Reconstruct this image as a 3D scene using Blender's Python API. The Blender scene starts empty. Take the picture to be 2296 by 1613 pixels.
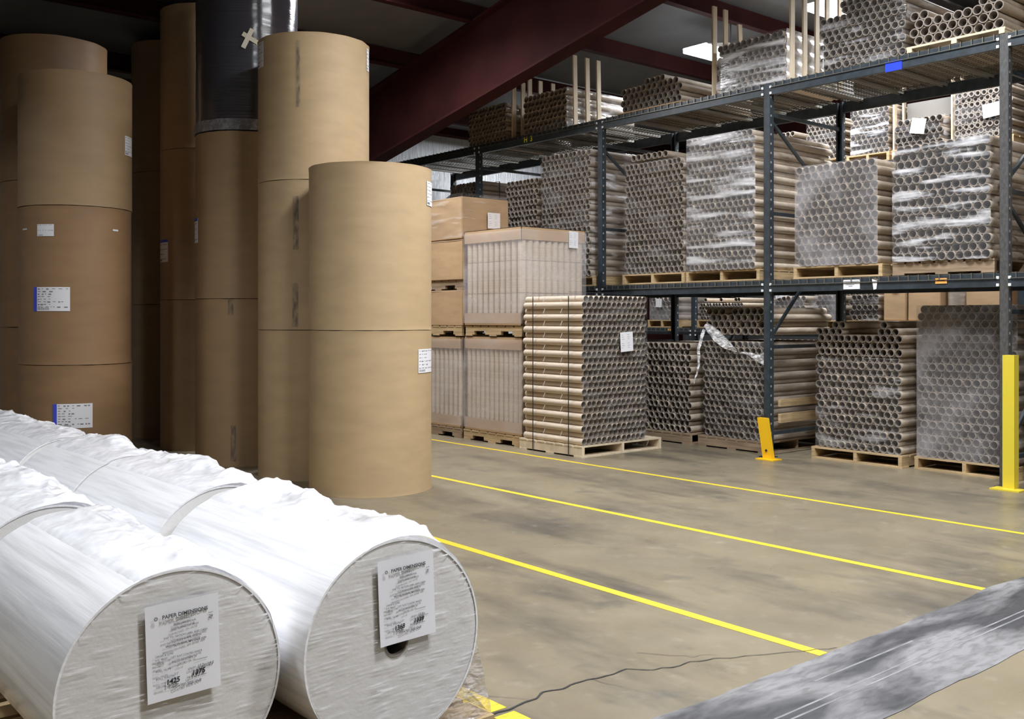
import bpy, bmesh, math, random
from mathutils import Vector, Matrix, noise
R = math.radians
rnd = random.Random(7)
scene = bpy.context.scene
col = scene.collection

# ------------------------------------------------------------------ camera
cd = bpy.data.cameras.new('camera')
cam = bpy.data.objects.new('camera', cd); col.objects.link(cam)
cam.location = (0, 0, 1.5)
cam.rotation_euler = (R(90), 0, -R(40.19))
cd.sensor_width = 36; cd.lens = 35.12; cd.shift_y = -0.0412
cd.clip_start = 0.05; cd.clip_end = 200
scene.camera = cam
# ------------------------------------------------------------------ world, exposure
w = bpy.data.worlds.new('world'); scene.world = w; w.use_nodes = True
w.node_tree.nodes['Background'].inputs[0].default_value = (0.75, 0.85, 1, 1)
w.node_tree.nodes['Background'].inputs[1].default_value = 0.02
scene.view_settings.view_transform = 'Standard'
scene.view_settings.look = 'None'
scene.view_settings.gamma = 1
scene.view_settings.use_curve_mapping = False
scene.view_settings.exposure = 0.33
scene.cycles.max_bounces = 8
scene.cycles.transparent_max_bounces = 24
scene.cycles.caustics_reflective = False
scene.cycles.caustics_refractive = False
scene.cycles.sample_clamp_indirect = 6

# hanging fixtures of the hall, the last one added: x, y, z, width, length, watts
FIXTURES = [
    (5.8, 10.0, 5.42, 1.2, .45, 190, 'hanging fluorescent light above the tall kraft rolls'),
    (6.3, 4.6, 6.3, 1.2, .45, 250, 'hanging fluorescent light above the yellow lined aisle'),
    (3.3, .8, 6.9, 1.2, .45, 350, 'hanging fluorescent light above the near white rolls'),
    (-1.5, 4.2, 6.55, 1.2, .45, 110, 'hanging fluorescent light left of the white rolls'),
    (-2.6, 10.4, 5.35, 1.2, .45, 18, 'hanging fluorescent light left of the brown kraft stacks'),
    (6.6, -1.6, 7.0, 1.2, .45, 290, 'hanging fluorescent light above the trench patch'),
    (11.5, 8.98, 5.27, 1.2, .42, 90, 'hanging fluorescent light seen behind the loose tubes'),
    (12.0, 7.35, 5.60, 1.2, .45, 80, 'hanging fluorescent light half hidden by tall wood laths'),
    (11.4, 5.3, 5.55, 1.2, .45, 120, 'hanging fluorescent light above the second rack, right end'),
    (11.8, 12.5, 4.86, 1.0, .4, 60, 'added hidden light brightening the silver end wall'),  # added lamp, kept out of sight, to brighten the end wall
]
def roof_z(y): return 5.32 + 0.19 * (11.5 - y)

# ------------------------------------------------------------------ materials
MATS = {}
def mat(name, c, rough=.6, metal=0., var=0., scale=(4, 4, 4), nscale=3., bump=0., bscale=(1, 1, 1), bn=40., c2=None,
        coat=0., coord='Object', lo=.35, hi=.65, spec=.5, bdist=.01, detail=5.):
    m = bpy.data.materials.new(name); m.use_nodes = True; MATS[name] = m
    nt = m.node_tree; p = nt.nodes['Principled BSDF']
    p.inputs['Base Color'].default_value = (*c, 1); p.inputs['Roughness'].default_value = rough
    p.inputs['Metallic'].default_value = metal; p.inputs['Coat Weight'].default_value = coat
    p.inputs['Coat Roughness'].default_value = .12
    p.inputs['Specular IOR Level'].default_value = spec
    tc = nt.nodes.new('ShaderNodeTexCoord')
    if c2 or var:
        if not c2: c2 = tuple(max(0, v * (1 - var)) for v in c)
        mp = nt.nodes.new('ShaderNodeMapping'); mp.inputs['Scale'].default_value = scale
        nz = nt.nodes.new('ShaderNodeTexNoise'); nz.inputs['Scale'].default_value = nscale; nz.inputs['Detail'].default_value = detail
        cr = nt.nodes.new('ShaderNodeValToRGB'); cr.color_ramp.elements[0].position = lo; cr.color_ramp.elements[1].position = hi
        cr.color_ramp.elements[0].color = (*c2, 1); cr.color_ramp.elements[1].color = (*c, 1)
        nt.links.new(tc.outputs[coord], mp.inputs[0]); nt.links.new(mp.outputs[0], nz.inputs['Vector'])
        nt.links.new(nz.outputs['Fac'], cr.inputs[0]); nt.links.new(cr.outputs[0], p.inputs['Base Color'])
    if bump:
        mp = nt.nodes.new('ShaderNodeMapping'); mp.inputs['Scale'].default_value = bscale
        nz = nt.nodes.new('ShaderNodeTexNoise'); nz.inputs['Scale'].default_value = bn; nz.inputs['Detail'].default_value = 3
        bp = nt.nodes.new('ShaderNodeBump'); bp.inputs['Strength'].default_value = bump; bp.inputs['Distance'].default_value = bdist
        nt.links.new(tc.outputs[coord], mp.inputs[0]); nt.links.new(mp.outputs[0], nz.inputs['Vector'])
        nt.links.new(nz.outputs['Fac'], bp.inputs['Height']); nt.links.new(bp.outputs[0], p.inputs['Normal'])
    return m

def emat(name, c, s):
    m = bpy.data.materials.new(name); m.use_nodes = True; nt = m.node_tree
    nt.nodes.remove(nt.nodes['Principled BSDF']); e = nt.nodes.new('ShaderNodeEmission')
    e.inputs[0].default_value = (*c, 1); e.inputs[1].default_value = s
    nt.links.new(e.outputs[0], nt.nodes['Material Output'].inputs[0]); MATS[name] = m
    return m

def film(name, amin, amax, c=(.9, .9, .93), rough=.16, scale=(1, 1, 12), nscale=4., bump=.5, lo=.4, hi=.75, bscale=None, bn=18., bdist=.02, spec=.6):
    """stretch film: see-through plastic whose cover varies from layer to layer, with pulled streaks"""
    m = bpy.data.materials.new(name); m.use_nodes = True; MATS[name] = m
    nt = m.node_tree; p = nt.nodes['Principled BSDF']
    p.inputs['Base Color'].default_value = (*c, 1); p.inputs['Roughness'].default_value = rough
    p.inputs['Specular IOR Level'].default_value = spec
    tc = nt.nodes.new('ShaderNodeTexCoord')
    mp = nt.nodes.new('ShaderNodeMapping'); mp.inputs['Scale'].default_value = scale
    nz = nt.nodes.new('ShaderNodeTexNoise'); nz.inputs['Scale'].default_value = nscale; nz.inputs['Detail'].default_value = 4
    mr = nt.nodes.new('ShaderNodeMapRange'); mr.inputs[1].default_value = lo; mr.inputs[2].default_value = hi
    mr.inputs[3].default_value = amin; mr.inputs[4].default_value = amax
    nt.links.new(tc.outputs['Object'], mp.inputs[0]); nt.links.new(mp.outputs[0], nz.inputs['Vector'])
    nt.links.new(nz.outputs['Fac'], mr.inputs[0])
    mp2 = nt.nodes.new('ShaderNodeMapping'); mp2.inputs['Scale'].default_value = bscale or scale
    n2 = nt.nodes.new('ShaderNodeTexNoise'); n2.inputs['Scale'].default_value = bn; n2.inputs['Detail'].default_value = 2
    bp = nt.nodes.new('ShaderNodeBump'); bp.inputs['Strength'].default_value = bump; bp.inputs['Distance'].default_value = bdist
    nt.links.new(tc.outputs['Object'], mp2.inputs[0]); nt.links.new(mp2.outputs[0], n2.inputs['Vector'])
    nt.links.new(n2.outputs['Fac'], bp.inputs['Height']); nt.links.new(bp.outputs[0], p.inputs['Normal'])
    # clear film: transparent body mixed with the milky layers, plus a mirror-like skin
    tr = nt.nodes.new('ShaderNodeBsdfTransparent')
    gl = nt.nodes.new('ShaderNodeBsdfGlossy'); gl.inputs['Roughness'].default_value = rough
    nt.links.new(bp.outputs[0], gl.inputs['Normal'])
    fr = nt.nodes.new('ShaderNodeFresnel'); ge = nt.nodes.new('ShaderNodeNewGeometry'); mi = nt.nodes.new('ShaderNodeMapRange')
    mi.inputs[3].default_value = 1.45; mi.inputs[4].default_value = 1 / 1.45     # a thin film reflects alike from both sides
    nt.links.new(ge.outputs['Backfacing'], mi.inputs[0]); nt.links.new(mi.outputs[0], fr.inputs[0])
    nt.links.new(bp.outputs[0], fr.inputs['Normal'])
    m1 = nt.nodes.new('ShaderNodeMixShader'); m2 = nt.nodes.new('ShaderNodeMixShader')
    nt.links.new(fr.outputs[0], m1.inputs[0]); nt.links.new(tr.outputs[0], m1.inputs[1]); nt.links.new(gl.outputs[0], m1.inputs[2])
    nt.links.new(mr.outputs[0], m2.inputs[0]); nt.links.new(m1.outputs[0], m2.inputs[1]); nt.links.new(p.outputs[0], m2.inputs[2])
    nt.links.new(m2.outputs[0], nt.nodes['Material Output'].inputs[0])
    return m

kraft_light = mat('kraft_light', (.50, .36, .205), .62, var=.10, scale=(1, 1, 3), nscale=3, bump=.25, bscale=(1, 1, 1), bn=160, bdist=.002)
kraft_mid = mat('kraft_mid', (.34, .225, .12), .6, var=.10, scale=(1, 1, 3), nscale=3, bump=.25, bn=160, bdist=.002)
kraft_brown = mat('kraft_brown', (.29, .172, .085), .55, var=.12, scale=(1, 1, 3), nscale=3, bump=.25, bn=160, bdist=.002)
paper_end = mat('paper_end', (.80, .785, .77), .8, var=.05, scale=(1, 1, 1), nscale=10, bump=.1, bn=60)
chip_m = mat('chipboard_core', (.29, .25, .215), .85, var=.25, scale=(9, 9, 9), nscale=6)
card = mat('tube_cardboard', (.44, .365, .29), .7, var=.2, scale=(2, 2, 14), nscale=6)
card_pale = mat('tube_cardboard_pale', (.62, .52, .41), .6, var=.16, scale=(3, 1, 9), nscale=5)
box_card = mat('carton_cardboard', (.52, .35, .20), .6, var=.14, scale=(1, 1, 4), nscale=3)
wood = mat('pallet_wood', (.58, .42, .23), .75, var=.4, scale=(1, 1, 16), nscale=3, lo=.3, hi=.7)
wood_pale = mat('lath_wood', (.72, .60, .43), .7, var=.22, scale=(3, 3, 1), nscale=4)
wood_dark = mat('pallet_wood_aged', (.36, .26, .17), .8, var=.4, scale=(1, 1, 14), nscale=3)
rack_m = mat('rack_paint', (.035, .048, .06), .42, var=.4, scale=(2, 2, 2), nscale=6)
rack_old = mat('rack_paint_worn', (.085, .085, .085), .5, var=.4, scale=(6, 6, 3), nscale=8)
wire_m = mat('galvanised_wire', (.20, .19, .165), .4, metal=.6)
rib_m = mat('zinc_channel', (.42, .41, .38), .4, metal=.4)
rivet_m = mat('bright_clip', (.75, .75, .75), .35)
yellow = mat('guard_yellow', (.86, .50, .01), .45, var=.14, scale=(3, 3, 3), nscale=7, lo=.25, hi=.4)
yellow2 = mat('guard_lemon', (.70, .56, .045), .45, var=.2, scale=(3, 3, 2), nscale=7, lo=.2, hi=.35)
line_m = mat('floor_line_yellow', (.72, .53, .035), .55, var=.22, scale=(6, 6, 6), nscale=9, lo=.3, hi=.5)
white_p = mat('label_paper', (.80, .80, .84), .6)
blue_p = mat('label_blue', (.05, .08, .62), .6)
ink = mat('printed_ink', (.09, .09, .10), .7)
ink_soft = mat('printed_ink_soft', (.22, .22, .24), .7)
pen = mat('pen_ink', (.015, .015, .02), .6)
orange_p = mat('label_orange', (.9, .42, .10), .6)
blue_tape = mat('blue_tape', (.015, .05, .75), .5)
black_strap = mat('strap_black', (.02, .02, .022), .5)
red_steel = mat('red_oxide_steel', (.042, .0108, .010), .8, var=.3, scale=(1, 1, 1), nscale=2, spec=.12)
roof_m = mat('roof_insulation', (.125, .127, .132), .7, var=.15, scale=(1, 1, 1), nscale=2, bump=.3, bn=6)
foil = mat('wall_insulation_foil', (.80, .83, .87), .4, metal=.25, var=.22, scale=(8, 8, .7), nscale=4, bump=.6, bscale=(6, 6, .8), bn=6, bdist=.03)
plain_wall = mat('wall_panel', (.25, .25, .25), .8, var=.15)
lamp_white = mat('lamp_housing', (.75, .75, .75), .4)
lamp_em = emat('lamp_tube_glow', (.93, .96, 1), 18)
scuff = film('scuff_smudge', 0.0, .30, c=(.13, .11, .09), rough=.8, scale=(9, 9, 3), nscale=4, bump=0, lo=.34, hi=.70, spec=0)
black_film = mat('black_plastic_film', (.035, .034, .045), .2, bump=.55, bscale=(.6, .6, 14), bn=3, coat=.15, bdist=.01)
bp_ = black_film.node_tree.nodes['Principled BSDF']; bp_.inputs['Roughness'].default_value = .34; bp_.inputs['Anisotropic'].default_value = .95; bp_.inputs['Anisotropic Rotation'].default_value = .25; bp_.inputs['Specular IOR Level'].default_value = .9
tg_ = black_film.node_tree.nodes.new('ShaderNodeTangent'); tg_.direction_type = 'RADIAL'; tg_.axis = 'Z'; black_film.node_tree.links.new(tg_.outputs[0], bp_.inputs['Tangent'])
clear_hem = film('clear_film_hem', .35, .75, c=(.42, .40, .42), scale=(3, 3, 3), nscale=5, bump=.8)
tape_m = mat('masking_tape', (.62, .58, .48), .55)
film_end = film('stretch_film_on_roll_end', .03, .85, scale=(6, 1, 85), nscale=1.5, bump=.5, lo=.56, hi=.70, bscale=(2, 1, 22), bn=4, rough=.13, bdist=.004)
film_bundle = film('stretch_film_clear', .02, .42, c=(.85, .85, .88), scale=(1.2, 1.0, 7), nscale=2.2, lo=.54, hi=.78, bump=.3, bscale=(3, 2.2, 14), bn=3, rough=.15, bdist=.008)
film_heavy = film('stretch_film_layered', .05, .85, c=(.88, .88, .92), scale=(1.0, .8, 6), nscale=2.2, lo=.52, hi=.72, bump=.4, bscale=(3, 2, 14), bn=3, rough=.15, bdist=.008)
film_glare = film('stretch_film_glare', .55, .97, c=(.9, .9, .93), scale=(.6, .6, 5), nscale=2, lo=.4, hi=.6, bump=.35, bscale=(3, 2, 12), bn=3, rough=.14, bdist=.006)  # lamp glare on the film, painted as near-opaque white
film_bands = film('stretch_film_banded', .08, .85, c=(.88, .88, .92), scale=(.8, .7, 6), nscale=2.0, lo=.47, hi=.72, bump=.4, bscale=(3, 2, 14), bn=3, rough=.15, bdist=.008)
film_haze = film('stretch_film_milky', .12, .50, c=(.62, .60, .63), scale=(1.4, 1.4, 1.4), nscale=1.5, lo=.45, hi=.75, bump=.2, bscale=(2, 2, 4), bn=4, rough=.25, bdist=.006)
film_light = film('stretch_film_thin', .01, .16, c=(.85, .85, .88), scale=(1.2, 1.0, 6), nscale=2.2, lo=.5, hi=.85, bump=.3, bscale=(3, 2.2, 9), bn=3, rough=.2, bdist=.006)

def roll_film():
    m = bpy.data.materials.new('white_wrap_film'); m.use_nodes = True; MATS['white_wrap_film'] = m
    nt = m.node_tree; p = nt.nodes['Principled BSDF']; L = nt.links.new
    p.inputs['Roughness'].default_value = .26; p.inputs['Coat Weight'].default_value = .5; p.inputs['Coat Roughness'].default_value = .14
    tc = nt.nodes.new('ShaderNodeTexCoord')
    mp = nt.nodes.new('ShaderNodeMapping'); mp.inputs['Scale'].default_value = (30, 1.1, 30)
    nz = nt.nodes.new('ShaderNodeTexNoise'); nz.inputs['Scale'].default_value = 1.6; nz.inputs['Detail'].default_value = 4
    cr = nt.nodes.new('ShaderNodeValToRGB'); cr.color_ramp.elements[0].position = .34; cr.color_ramp.elements[1].position = .56
    cr.color_ramp.elements[0].color = (.76, .76, .78, 1); cr.color_ramp.elements[1].color = (.90, .90, .92, 1)
    bp = nt.nodes.new('ShaderNodeBump'); bp.inputs['Strength'].default_value = .3; bp.inputs['Distance'].default_value = .004
    L(tc.outputs['Object'], mp.inputs[0]); L(mp.outputs[0], nz.inputs['Vector']); L(nz.outputs['Fac'], cr.inputs[0])
    L(cr.outputs[0], p.inputs['Base Color']); L(nz.outputs['Fac'], bp.inputs['Height']); L(bp.outputs[0], p.inputs['Normal'])
    return m
wrap_white = roll_film()
loose_film = film('loose_wrap_film', .55, .95, c=(.90, .90, .93), rough=.18, scale=(3, 3, 3), nscale=1.5, lo=.3, hi=.65, bump=.6, bscale=(4, 2.4, 4), bn=3, bdist=.02)

def floor_mat():
    m = bpy.data.materials.new('concrete_floor'); m.use_nodes = True; MATS['concrete_floor'] = m
    nt = m.node_tree; p = nt.nodes['Principled BSDF']; L = nt.links.new
    tc = nt.nodes.new('ShaderNodeTexCoord')
    def nz(sc, s, d, lo, hi, rot=0):
        mp = nt.nodes.new('ShaderNodeMapping'); mp.inputs['Scale'].default_value = sc; mp.inputs['Rotation'].default_value = (0, 0, rot)
        n = nt.nodes.new('ShaderNodeTexNoise'); n.inputs['Scale'].default_value = s; n.inputs['Detail'].default_value = d; n.inputs['Roughness'].default_value = .6
        r = nt.nodes.new('ShaderNodeMapRange'); r.inputs[1].default_value = lo; r.inputs[2].default_value = hi
        L(tc.outputs['Object'], mp.inputs[0]); L(mp.outputs[0], n.inputs['Vector']); L(n.outputs['Fac'], r.inputs[0])
        return r.outputs[0]
    def mix(f, a, b, k=1.):
        x = nt.nodes.new('ShaderNodeMix'); x.data_type = 'RGBA'
        mm = nt.nodes.new('ShaderNodeMath'); mm.operation = 'MULTIPLY'; mm.inputs[1].default_value = k
        L(f, mm.inputs[0]); L(mm.outputs[0], x.inputs['Factor'])
        for s, v in ((6, a), (7, b)):
            if isinstance(v, tuple): x.inputs[s].default_value = (*v, 1)
            else: L(v, x.inputs[s])
        return x.outputs[2]
    base = mix(nz((1, 1, 1), .9, 6, .3, .7), (.185, .155, .108), (.255, .212, .142))
    s1 = mix(nz((1.6, .55, 1), 1.1, 7, .50, .70), base, (.075, .068, .058), .85)      # long traffic stains along the aisle
    s2 = mix(nz((2.2, 2.0, 1), 1.4, 5, .60, .72), s1, (.08, .08, .08), .5)
    s3 = mix(nz((1, 1, 1), 45, 3, .62, .75), s2, (.20, .18, .15), .35)
    s4 = mix(nz((1, 1, 1), 7, 6, .58, .8), s3, (.42, .38, .30), .35)
    L(s4, p.inputs['Base Color'])
    rr = nt.nodes.new('ShaderNodeMapRange'); rr.inputs[3].default_value = .26; rr.inputs[4].default_value = .5
    L(nz((1, 1, 1), 2.5, 5, .3, .7), rr.inputs[0]); L(rr.outputs[0], p.inputs['Roughness'])
    bp = nt.nodes.new('ShaderNodeBump'); bp.inputs['Strength'].default_value = .2; bp.inputs['Distance'].default_value = .004
    L(nz((1, 1, 1), 30, 4, 0, 1), bp.inputs['Height']); L(bp.outputs[0], p.inputs['Normal'])
    return m
concrete = floor_mat()

def patch_mat():
    m = bpy.data.materials.new('trench_patch_concrete'); m.use_nodes = True
    nt = m.node_tree; p = nt.nodes['Principled BSDF']; L = nt.links.new
    tc = nt.nodes.new('ShaderNodeTexCoord')
    def nz(sc, s, d, rot=0):
        mp = nt.nodes.new('ShaderNodeMapping'); mp.inputs['Scale'].default_value = sc; mp.inputs['Rotation'].default_value = (0, 0, rot)
        n = nt.nodes.new('ShaderNodeTexNoise'); n.inputs['Scale'].default_value = s; n.inputs['Detail'].default_value = d; n.inputs['Distortion'].default_value = .6
        L(tc.outputs['Object'], mp.inputs[0]); L(mp.outputs[0], n.inputs['Vector']); return n.outputs['Fac']
    cr = nt.nodes.new('ShaderNodeValToRGB'); cr.color_ramp.elements[0].position = .42; cr.color_ramp.elements[1].position = .60
    cr.color_ramp.elements[0].color = (.055, .055, .06, 1); cr.color_ramp.elements[1].color = (.24, .235, .24, 1)
    L(nz((.7, 2.2, 1), 1.5, 5, .2), cr.inputs[0])
    mx = nt.nodes.new('ShaderNodeMix'); mx.data_type = 'RGBA'; mx.blend_type = 'MULTIPLY'; mx.inputs['Factor'].default_value = .6
    c2 = nt.nodes.new('ShaderNodeValToRGB'); c2.color_ramp.elements[0].position = .35; c2.color_ramp.elements[1].position = .55
    c2.color_ramp.elements[0].color = (.45, .45, .45, 1); c2.color_ramp.elements[1].color = (1, 1, 1, 1)
    L(nz((6, 22, 1), 1.5, 4, .35), c2.inputs[0]); L(cr.outputs[0], mx.inputs[6]); L(c2.outputs[0], mx.inputs[7]); L(mx.outputs[2], p.inputs['Base Color'])
    p.inputs['Roughness'].default_value = .5
    return m
patch_m = patch_mat()

# ------------------------------------------------------------------ helpers
class MB:
    def __init__(s): s.v = []; s.f = []; s.sm = []; s.chip = set()
    def add(s, vs, fs, smooth=False):
        o = len(s.v); s.v += [tuple(v) for v in vs]; s.f += [tuple(i + o for i in f) for f in fs]; s.sm += [smooth] * len(fs); return s
    def box(s, x0, x1, y0, y1, z0, z1):
        vs = [(x, y, z) for x in (x0, x1) for y in (y0, y1) for z in (z0, z1)]
        return s.add(vs, [(0, 1, 3, 2), (4, 6, 7, 5), (0, 4, 5, 1), (2, 3, 7, 6), (0, 2, 6, 4), (1, 5, 7, 3)])
    def obox(s, c, ex, ey, ez):
        c, ex, ey, ez = map(Vector, (c, ex, ey, ez))
        vs = [c + a * ex + b * ey + d * ez for a in (-.5, .5) for b in (-.5, .5) for d in (-.5, .5)]
        return s.add(vs, [(0, 1, 3, 2), (4, 6, 7, 5), (0, 4, 5, 1), (2, 3, 7, 6), (0, 2, 6, 4), (1, 5, 7, 3)])
    def bar(s, a, b, w, h, up=(0, 0, 1)):
        a, b = Vector(a), Vector(b); d = b - a; n = d.normalized(); u = Vector(up)
        sd = n.cross(u)
        if sd.length < 1e-4: sd = n.cross(Vector((1, 0, 0)))
        sd.normalize(); uu = sd.cross(n)
        return s.obox((a + b) / 2, d, sd * w, uu * h)
    def quad(s, *vs): return s.add(vs, [tuple(range(len(vs)))])
    def grid(s, fn, nu, nv, smooth=True):
        vs = [fn(i / nu, j / nv) for j in range(nv + 1) for i in range(nu + 1)]
        fs = [(j * (nu + 1) + i, j * (nu + 1) + i + 1, (j + 1) * (nu + 1) + i + 1, (j + 1) * (nu + 1) + i) for j in range(nv) for i in range(nu)]
        return s.add(vs, fs, smooth)
    def tube(s, p, ax, L, ro, ri, n=20):
        """open-ended tube from point p along ax ('x','y','z')"""
        P = []
        for r, t in ((ro, 0), (ro, L), (ri, L), (ri, 0)):
            for k in range(n):
                a = 2 * math.pi * k / n; c, d = r * math.cos(a), r * math.sin(a)
                P.append({'x': (p[0] + t, p[1] + c, p[2] + d), 'y': (p[0] + c, p[1] + t, p[2] + d), 'z': (p[0] + c, p[1] + d, p[2] + t)}[ax])
        for q in range(4):
            fs = [(q * n + k, q * n + (k + 1) % n, ((q + 1) % 4) * n + (k + 1) % n, ((q + 1) % 4) * n + k) for k in range(n)]
            if ax == 'y': fs = [f[::-1] for f in fs]
            o = len(s.v)
            if q: s.chip.update(range(len(s.f), len(s.f) + n))
            s.f += [tuple(i + o for i in f) for f in fs]; s.sm += [q in (0, 2)] * n
        s.v += P
        return s
    def cyl(s, p, ax, L, r, n=24, r2=None):
        r2 = r if r2 is None else r2; P = []
        for rr, t in ((r, 0), (r2, L)):
            for k in range(n):
                a = 2 * math.pi * k / n; c, d = rr * math.cos(a), rr * math.sin(a)
                P.append({'x': (p[0] + t, p[1] + c, p[2] + d), 'y': (p[0] + c, p[1] + t, p[2] + d), 'z': (p[0] + c, p[1] + d, p[2] + t)}[ax])
        s.add(P, [(k, (k + 1) % n, n + (k + 1) % n, n + k) for k in range(n)], True)
        o = len(s.v) - 2 * n
        s.f += [tuple(range(o + n - 1, o - 1, -1)), tuple(range(o + n, o + 2 * n))]; s.sm += [False, False]
        return s
    def mesh(s, name, m):
        me = bpy.data.meshes.new(name); me.from_pydata(s.v, [], s.f)
        me.polygons.foreach_set('use_smooth', s.sm); me.materials.append(m)
        if s.chip and m in (card, card_pale):
            me.materials.append(chip_m); me.polygons.foreach_set('material_index', [1 if i in s.chip else 0 for i in range(len(s.f))])
        me.update()
        bm = bmesh.new(); bm.from_mesh(me); bmesh.ops.recalc_face_normals(bm, faces=bm.faces); bm.to_mesh(me); bm.free()
        try: me.set_sharp_from_angle(angle=R(38))
        except Exception: pass
        return me
    def build(s, name, m, parent=None):
        o = bpy.data.objects.new(name, s.mesh(name, m)); col.objects.link(o)
        if parent is not None:
            o.parent = parent
            o.matrix_parent_inverse = Matrix.Translation(-Vector(parent.location)) if parent.parent is None and parent.type == 'EMPTY' else Matrix.Identity(4)
        return o

def tag(o, label=None, cat=None, group=None, kind=None):
    if label: o['label'] = label
    if cat: o['category'] = cat
    if group: o['group'] = group
    if kind: o['kind'] = kind
    return o
def thing(name, loc, label, cat, group=None):
    o = bpy.data.objects.new(name, None); col.objects.link(o); o.location = loc; o.empty_display_size = .1
    return tag(o, label, cat, group)
def struct(mb, name, m): return tag(mb.build(name, m), kind='structure')
def box(x0, x1, y0, y1, z0, z1): return MB().box(x0, x1, y0, y1, z0, z1)
CAM = Vector((0, 0, 1.5))

# ------------------------------------------------------------------ the hall
struct(box(-6, 19, -12, 14.6, -.2, 0), 'floor', concrete)
struct(MB().box(-6, 19, 14.3, 14.5, 0, 6), 'wall_back', foil)
struct(MB().box(18.8, 19, -12, 14.3, 0, 10.2), 'wall_right', plain_wall)
struct(MB().box(-6, -5.8, -12, 14.3, 0, 10.2), 'wall_left', plain_wall)
struct(MB().box(-6, 19, -12.2, -12, 0, 10.4), 'wall_front', plain_wall)
a, b = roof_z(-12.2), roof_z(14.5)
struct(MB().add([(-6, -12.2, a), (19, -12.2, a), (19, 14.5, b), (-6, 14.5, b), (-6, -12.2, a + .1), (19, -12.2, a + .1), (19, 14.5, b + .1), (-6, 14.5, b + .1)],
               [(0, 3, 2, 1), (4, 5, 6, 7), (0, 1, 5, 4), (1, 2, 6, 5), (2, 3, 7, 6), (3, 0, 4, 7)]), 'ceiling', roof_m)
# purlins (Z sections) under the roof deck, running across the hall
n = 0
y = 13.3
while y > -11:
    z = roof_z(y)
    m = MB().box(-5.8, 18.8, y - .02, y + .02, z - .26, z - .02).box(-5.8, 18.8, y - .09, y + .02, z - .27, z - .25)
    n += 1; struct(m, 'trim_%d' % n, red_steel); y -= 1.55
# rafters: tapered I sections down the roof slope, with the column of each at the back wall
def rafter(x):
    global n
    def P(y, dz): return roof_z(y) - .27 - dz
    y0, y1 = 13.9, -11.8; d0, d1 = 1.05, .90
    m = MB()
    m.add([(x + s * .012, y, P(y, d)) for s in (-1, 1) for y, d in ((y0, 0), (y1, 0), (y1, d1), (y0, d0))], [(0, 1, 2, 3), (7, 6, 5, 4)])
    for dd0, dd1 in ((0, 0), (d0, d1)):
        m.bar((x, y0, P(y0, dd0)), (x, y1, P(y1, dd1)), .24, .03)
    m.box(x - .012, x + .012, 13.1, 14.28, 0, P(13.9, 0) - .05).box(x - .12, x + .12, 13.07, 13.1, 0, P(13.4, d0)).box(x - .12, x + .12, 14.25, 14.28, 0, P(14.2, 0))
    n += 1; struct(m, 'trim_%d' % n, red_steel)
rafter(8.0); rafter(.6); rafter(15.4)
# girts and seams on the end wall
for z in (1.9, 4.78):
    n += 1; struct(box(-5.8, 18.8, 14.1, 14.3, z - .08, z + .08), 'trim_%d' % n, red_steel)
# floor markings
def floor_strip(x0, x1, y0, y1, name='floor_line', top=.0018):
    global n
    n += 1; return struct(MB().add([(x0[0], y0, .0002), (x0[1], y0, .0002), (x1[1], y1, .0002), (x1[0], y1, .0002),
        (x0[0], y0, top), (x0[1], y0, top), (x1[1], y1, top), (x1[0], y1, top)],
        [(3, 2, 1, 0), (4, 5, 6, 7), (0, 1, 5, 4), (1, 2, 6, 5), (2, 3, 7, 6), (3, 0, 4, 7)]), 'trim_%d' % n, line_m)
floor_strip((7.15, 7.20), (7.115, 7.165), 1.0, 14.0)
floor_strip((5.51, 5.568), (5.45, 5.508), 2.52, 13.9)
floor_strip((3.893, 3.957), (4.018, 4.078), 2.50, 12.0)
floor_strip((2.36, 2.46), (2.36, 2.46), 2.945, 9.2)
floor_strip((2.36, 2.46), (2.36, 2.46), 2.60, 2.90)
# trench patch across the aisle, with a ragged edge
def edge(x, y, s): return y + .02 * noise.noise(Vector((x * 1.7, s, 0))) * 2 + .006 * noise.noise(Vector((x * 9, s, 3)))
pm = MB()
N = 160
for i in range(N):
    xa, xb = 1.6 + i * 12 / N, 1.6 + (i + 1) * 12 / N
    pm.add([(xa, edge(xa, 1.95, 1), .0025), (xb, edge(xb, 1.95, 1), .0025), (xb, edge(xb, 2.5, 5), .0025), (xa, edge(xa, 2.5, 5), .0025)], [(0, 1, 2, 3)])
n += 1; struct(pm, 'trim_%d' % n, patch_m)
scr = mat('trowel_streak', (.27, .27, .275), .6, c2=(.14, .14, .145), scale=(3, 30, 1), nscale=3)
for yy_, xa, xb in ((2.205, 2.9, 8.0), (2.165, 3.0, 8.0), (2.33, 3.6, 4.4)):
    n += 1; struct(box(xa, xb, yy_, yy_ + .010, .0027, .0031), 'trim_%d' % n, scr)
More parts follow.
